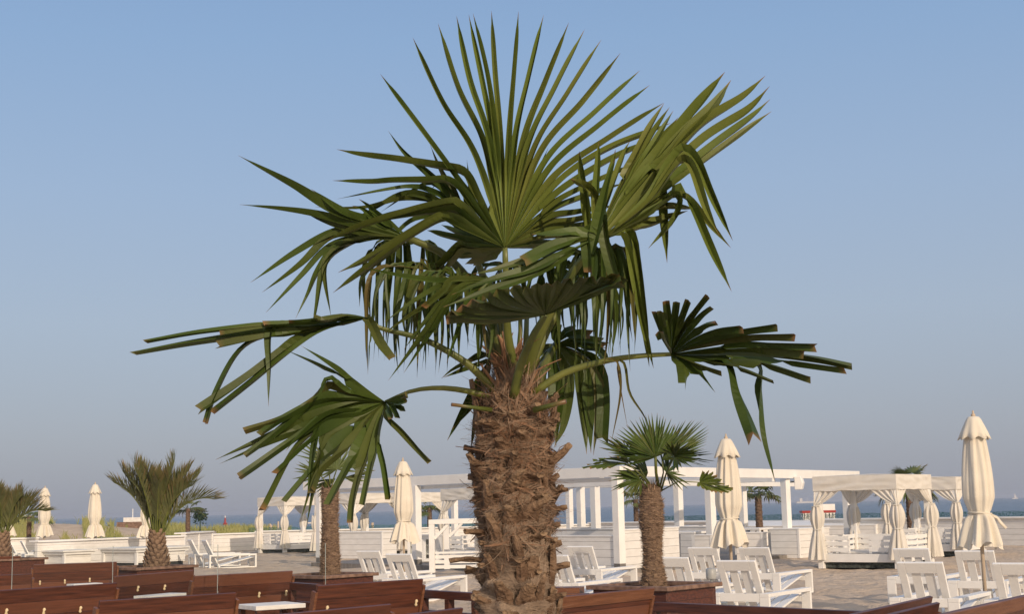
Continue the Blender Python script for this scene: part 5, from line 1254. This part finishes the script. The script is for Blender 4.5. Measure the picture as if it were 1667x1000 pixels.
# right middle palm (in the right planter)
pb = pc1.copy(); pb.z = .55; dd = pb.y
def zat(px, py, D): return A(px, py, D).z
pbx = pz(1068, dd, 0).x; ht = zat(1070, 790, dd)-.55
mid_t = fan_palm((pbx, dd, .55), ht, .13, 1, 'medium fan palm with shaggy trunk growing from the right brown planter', 31, [], trunk_fn=lambda f: (.115+.035*math.exp(-f*6)+.018*math.sin(f*9+1)-.02*max(0,f-.85)*5), nst=120, fib=9000, group=None)
def mid_leaf(hub, hd, segs, wpx, normal, fuse=.55, td=0, stalk=None, m=LEAF2, base=None, pr=.009, seed=0, t=mid_t, D0=None, drytip=.05):
    g = random.Random(seed+500); o = Vector(t.location); out = []
    for s_ in segs:
        c = False
        if isinstance(s_, dict): c = s_.get('cut'); s_ = s_['s']
        n_ = len(s_); pts = [A(hub[0],hub[1],hd)-o]
        for i, p in enumerate(s_): pts.append(A(p[0],p[1],hd+td*(i+1)/n_+g.uniform(-.02,.02))-o)
        if len(pts) == 2: pts.insert(1, pts[0].lerp(pts[1],.5))
        out.append(dict(p=pts, cut=c))
    q = MB(); leaf_mesh(q, out, wpx/2/FPX*hd, Vector(normal).normalized(), fuse, .5, ds=.05, g=g, drytip=drytip); lf = q.build('leaf', m, t)
    if stalk:
        q = MB(); q.tube([A(x,y,d)-o for x,y,d in stalk], [pr*1.4]+[pr]*(len(stalk)-1), 6); q.build('leaf_stalk', STALK, lf, smooth=True)
def fanpts(hub, tips, n_, jit=2, seed=0, bend=0):
    """interpolate n_ finger tips along the outline polyline tips"""
    g = random.Random(seed); out = []; cum = [0]
    for a, b_ in zip(tips, tips[1:]): cum.append(cum[-1]+math.hypot(b_[0]-a[0], b_[1]-a[1]))
    for k in range(n_):
        s_ = cum[-1]*k/(n_-1); i = 0
        while i < len(cum)-2 and cum[i+1] < s_: i += 1
        f = (s_-cum[i])/(cum[i+1]-cum[i]); x = tips[i][0]+(tips[i+1][0]-tips[i][0])*f+g.uniform(-jit,jit); y = tips[i][1]+(tips[i+1][1]-tips[i][1])*f+g.uniform(-jit,jit)
        m_ = (hub[0]+(x-hub[0])*.5, hub[1]+(y-hub[1])*.5-bend*g.uniform(.5,1.2)); out.append([m_, (x, y)])
    return out
D_ = dd
h1 = (1067,745)
mid_leaf(h1, D_-.35, fanpts(h1, [(1018,757),(1003,738),(1001,708),(1016,692),(1040,676),(1064,671),(1092,681),(1104,697),(1112,715)], 32, 3, 1), 5.2, (0,-1,.3), .5, td=.2, stalk=[(1072,795,D_),(1068,770,D_-.2),(1067,745,D_-.34)], pr=.017, m=LEAF, seed=1)
h2 = (1078,750)
mid_leaf(h2, D_-.1, fanpts(h2, [(1096,690),(1118,684),(1143,684),(1153,695),(1154,712),(1148,728),(1138,742)], 22, 2, 2), 4.8, (-.3,-.9,.5), .55, td=.25, stalk=[(1074,795,D_),(1080,770,D_-.05),(1078,750,D_-.1)], m=LEAF, seed=2)
h3 = (1098,733+10)
mid_leaf(h3, D_-.2, fanpts(h3, [(1075,728),(1090,715),(1120,722),(1150,730),(1168,752),(1150,757),(1120,760),(1095,770)], 24, 3, 3), 5.0, (.1,-.5,-.8), .6, td=-.4, stalk=[(1076,800,D_),(1085,770,D_-.1),(1098,743,D_-.2)], m=LEAF, seed=3)
h4 = (1032,742)
mid_leaf(h4, D_-.1, fanpts(h4, [(1025,720),(1000,712),(970,712),(972,728),(985,735),(1000,748)], 14, 3, 4), 5.5, (0,-.8,.6), .6, td=-.1, stalk=[(1066,800,D_),(1045,770,D_-.05),(1032,742,D_-.1)], m=LEAF, seed=4)
h5 = (1022,755)
mid_leaf(h5, D_-.25, [dict(s=s_, cut=True) for s_ in fanpts(h5, [(1015,744),(990,744),(965,751),(949,762),(965,764),(990,762)], 12, 1, 5, bend=3)], 6.5, (0,-.6,.8), .85, td=-.2, stalk=[(1064,802,D_),(1045,775,D_-.15),(1022,755,D_-.25)], m=LEAF, seed=5)
h6 = (1043,782)
mid_leaf(h6, D_-.2, fanpts(h6, [(1020,762),(990,770),(986,785),(995,796),(1008,806),(1022,812),(1040,805)], 15, 5, 6, bend=3), 4.5, (0,-.9,.3), .35, td=-.15, stalk=[(1068,806,D_),(1055,794,D_-.1),(1043,782,D_-.2)], m=LEAF, seed=6)
h7 = (1139,786)
mid_leaf(h7, D_-.3, [dict(s=s_, cut=True) for s_ in fanpts(h7, [(1146,769),(1160,768),(1180,790),(1197,797),(1186,803),(1168,803),(1150,798),(1136,792)], 16, 1, 7)], 5.5, (.1,-.8,.5), .9, td=-.1, stalk=[(1076,800,D_),(1105,784,D_-.15),(1139,786,D_-.3)], m=LEAF2, pr=.006, seed=7)
h8 = (1085,770)
mid_leaf(h8, D_+.1, fanpts(h8, [(1060,730),(1080,725),(1100,745),(1115,775),(1125,795),(1110,800),(1090,800)], 16, 4, 8), 4, (.2,-.8,.4), .35, td=.2, m=LEAF, seed=8)
h9 = (1055,770)
mid_leaf(h9, D_+.1, fanpts(h9, [(1040,730),(1010,740),(1000,775),(1020,800),(1035,812)], 14, 4, 9), 4, (-.2,-.8,.4), .35, td=.2, m=LEAF, seed=9)

# palm in the left planter: short stiff star-like leaves
dd2 = pc2.y; px2 = pz(538, dd2, 0).x; ht2 = zat(538, 795, dd2)-.55
lt = fan_palm((px2, dd2, .55), ht2, .13, 1, 'fan palm with bristly brown trunk in the left planter before the cabanas', 33, [], trunk_fn=lambda f: .125+.012*math.sin(f*7)+.02*math.exp(-f*9)-.03*max(0,f-.88)*4, nst=90, fib=9000, group=None)
for i, (h_, tips, n_, nm) in enumerate([((548,765), [(520,780),(500,755),(515,735),(545,722),(570,728),(590,745),(585,768)], 26, (0,-1,.3)), ((520,772), [(520,750),(490,748),(474,765),(480,785),(500,800)], 16, (-.2,-.9,.3)),
        ((572,760), [(570,725),(600,720),(606,745),(608,765),(590,775)], 16, (.2,-.9,.3)), ((545,780), [(520,810),(505,800),(500,785)], 8, (0,-.9,-.3)), ((560,778), [(590,790),(606,775),(612,762)], 9, (0,-.9,.2)), ((535,755), [(478,740),(490,722),(515,712),(540,712)], 12, (0,-.9,.4))]):
    mid_leaf(h_, dd2-.2+.1*i, fanpts(h_, tips, n_, 4, 40+i), 3.6, nm, .4, td=.15, stalk=[(538,800,dd2), ((538+h_[0])/2, (795+h_[1])/2, dd2-.1), (h_[0], h_[1], dd2-.2+.1*i)], m=FARLEAF, pr=.010, seed=50+i, t=lt)

# far small fan palms
def far_palm(px, ytrunk, ybase, D, rt, label, seed, R0=.5, n_=9, z0=0.0):
    g = random.Random(seed); zt = zat(px, ytrunk, D); p = pz(px, D, z0); lv = []
    for k in range(n_):
        lv.append((k*360/n_*1.618+g.uniform(-15,15), g.uniform(5, 75) if k % 3 else g.uniform(-15, 15), g.uniform(.25,.5)*R0/.5, R0*g.uniform(.8,1.05), g.uniform(-35,0), g.uniform(75,120), g.uniform(.15,.6)))
    return fan_palm((p.x, p.y, z0), zt-z0, rt, 1, label, seed, lv, nst=60, nseg=16, pr=.012, ds=.12)
far_palm(46, 843, 878, 58, .10, 'small fan palm with brown trunk left of the second parasol', 61, .58, 11)
far_palm(305.5, 829, 870, 66, .11, 'small fan palm on the dune edge right of the big feather palm', 62, .50, 11)
far_palm(700, 829, 858, 68, .12, 'small fan palm right of the middle parasol seen under the pergola beam', 63, .52, 14)
far_palm(1037, 814, 850, 66, .12, 'small distant fan palm seen just left of the medium palm trunk', 64, .50, 13)
far_palm(1238, 806, 848, 52, .13, 'small distant fan palm framed by the right pergola posts', 65, .56, 14)
far_palm(1486, 790, 852, 46, .13, 'small fan palm whose trunk shows inside the nearest cabana', 66, .62, 14)

# ---------------------------------------------------------------- feather palms
def feather_palm(base, h, rb, rt, fronds, label, seed, parts=True):
    t = thing('feather_palm', label, 'palm tree', base, 0); g = random.Random(seed); q = MB()
    fn = lambda f: rt+(rb-rt)*(1-f)**1.3+.03*math.sin(min(1,f*1.6)*3.1)
    rough_trunk(q, fn, h, seed, 0)
    # big diamond shaped stubs
    for k in range(110):
        a0 = k*2.39996; z = h*(k+.5)/110; v = Vector((math.cos(a0),math.sin(a0),0)); t_ = Vector((-v.y,v.x,0)); r_ = fn(z/h)*.97; w = .055*g.uniform(.8,1.1)
        p = v*r_+Vector((0,0,z)); e = p+v*.05+Vector((0,0,.075*g.uniform(.7,1.2)))
        q.add([p-t_*w, p+v*.012-Vector((0,0,.035)), p+t_*w, e+t_*w*.6, e-t_*w*.6, e-v*.03+Vector((0,0,.006))], [(0,1,4),(1,3,4),(1,2,3),(4,3,5),(0,4,5),(3,2,5)], [0,0,0,.8,.8,.9])
    q.build('trunk', FARBARK, t)
    top = Vector((0,0,h-.05))
    for (az, e0, e1, L_, droop) in fronds:
        a_ = R(az); n_ = 34; pts = []; p = top+Vector((math.cos(a_),math.sin(a_),0))*rt*.7+Vector((0,0,g.uniform(-.12,.05)))
        for i in range(n_+1):
            f = i/n_; e = R(e0+(e1-e0)*f**1.6); pts.append(p.copy()); p = p+Vector((math.cos(a_)*math.cos(e), math.sin(a_)*math.cos(e), math.sin(e)))*L_/n_
        q = MB(); q.tube(pts, [.017*(1-.85*i/n_)+.002 for i in range(n_+1)], 5, flat=.7); 
        fr = q.build('frond', STALK, t, smooth=True)
        q = MB(); side = Vector((-math.sin(a_), math.cos(a_), 0)); nl = 50
        for k in range(nl):
            f = .24+.76*k/(nl-1); i = min(n_-1, int(f*n_)); c = pts[i].lerp(pts[i+1], f*n_-i); tg = (pts[i+1]-pts[i]).normalized(); up = side.cross(tg); up = up if up.z > 0 else -up
            LL = .52*(1-.5*abs(f-.5)*1.5)*g.uniform(.75,1.15)
            for s_ in (-1, 1):
                lift = g.uniform(.35,.95); fw = 1.0+.7*f; d = (side*s_*.75+up*lift+tg*fw+Vector((0,0,.25))).normalized(); w = tg.cross(d).cross(d).normalized()*.0078
                m_ = c+d*LL*.55+Vector((0,0,-.02*LL)); e = c+d*LL+Vector((0,0,-.08*LL*g.uniform(.1,1.9))); dv = (g.random() < .12+.25*(f > .85))*g.uniform(.3,1)
                q.add([c-w*.6, c+w*.6, m_+w, m_-w, e], [(0,1,2,3),(3,2,4)], [0,0,dv*.6,dv*.6,min(1,dv+.35)])
        q.build('leaflets', FEATHER, fr)
    return t
c3 = pc3; zf = .60
g = random.Random(77)
def fr_list(n_, seed, L_=1.35):
    g = random.Random(seed); o = []
    for k in range(n_):
        az = k*137.5+g.uniform(-12,12); inner = k/n_; e0 = 74+14*inner+g.uniform(-4,4); e1 = (26+50*inner)+g.uniform(-22,16)
        o.append((az, e0, e1, L_*g.uniform(.85,1.05), 0))
    return o
zc = zat(255, 868, c3.y)
fl = fr_list(24, 5, 1.28)+[(0, 70, -20, 1.35, 0), (178, 72, 52, 1.35, 0), (-30, 72, 10, 1.25, 0)]
feather_palm((pz(254, c3.y, 0).x, c3.y, zf), zc-zf, .215, .105, fl, 'big feather palm with thick stubby trunk in the left planter', 71)
c4 = pc4; zc4 = zat(2, 868, c4.y)
feather_palm((pz(2, c4.y, 0).x, c4.y, .5), zc4-.5, .24, .11, fr_list(18, 8, 1.15)+[(5, 64, -20, 1.15, 0), (-10, 68, 10, 1.05, 0)], 'feather palm cut off by the left edge of the picture', 72)

# ---------------------------------------------------------------- sea haze
hb_ = MB(); hb_.box((-7000,-420,-7.5),(7000,7000,9.5)); hz = hb_.build('haze', []) if False else None
me = bpy.data.meshes.new('haze'); me.from_pydata(hb_.v, [], hb_.f); me.update()
hm = bpy.data.materials.new('sea_haze'); hm.use_nodes = True; N = hm.node_tree.nodes; N.remove(N['Principled BSDF'])
pv = N.new('ShaderNodeVolumePrincipled'); pv.inputs['Color'].default_value = (0.86,0.90,1.0,1); pv.inputs['Density'].default_value = 0.00030; pv.inputs['Anisotropy'].default_value = 0.2
hm.node_tree.links.new(pv.outputs[0], N['Material Output'].inputs['Volume']); me.materials.append(hm)
hz = bpy.data.objects.new('haze', me); scene.collection.objects.link(hz); tag(hz, kind='stuff')
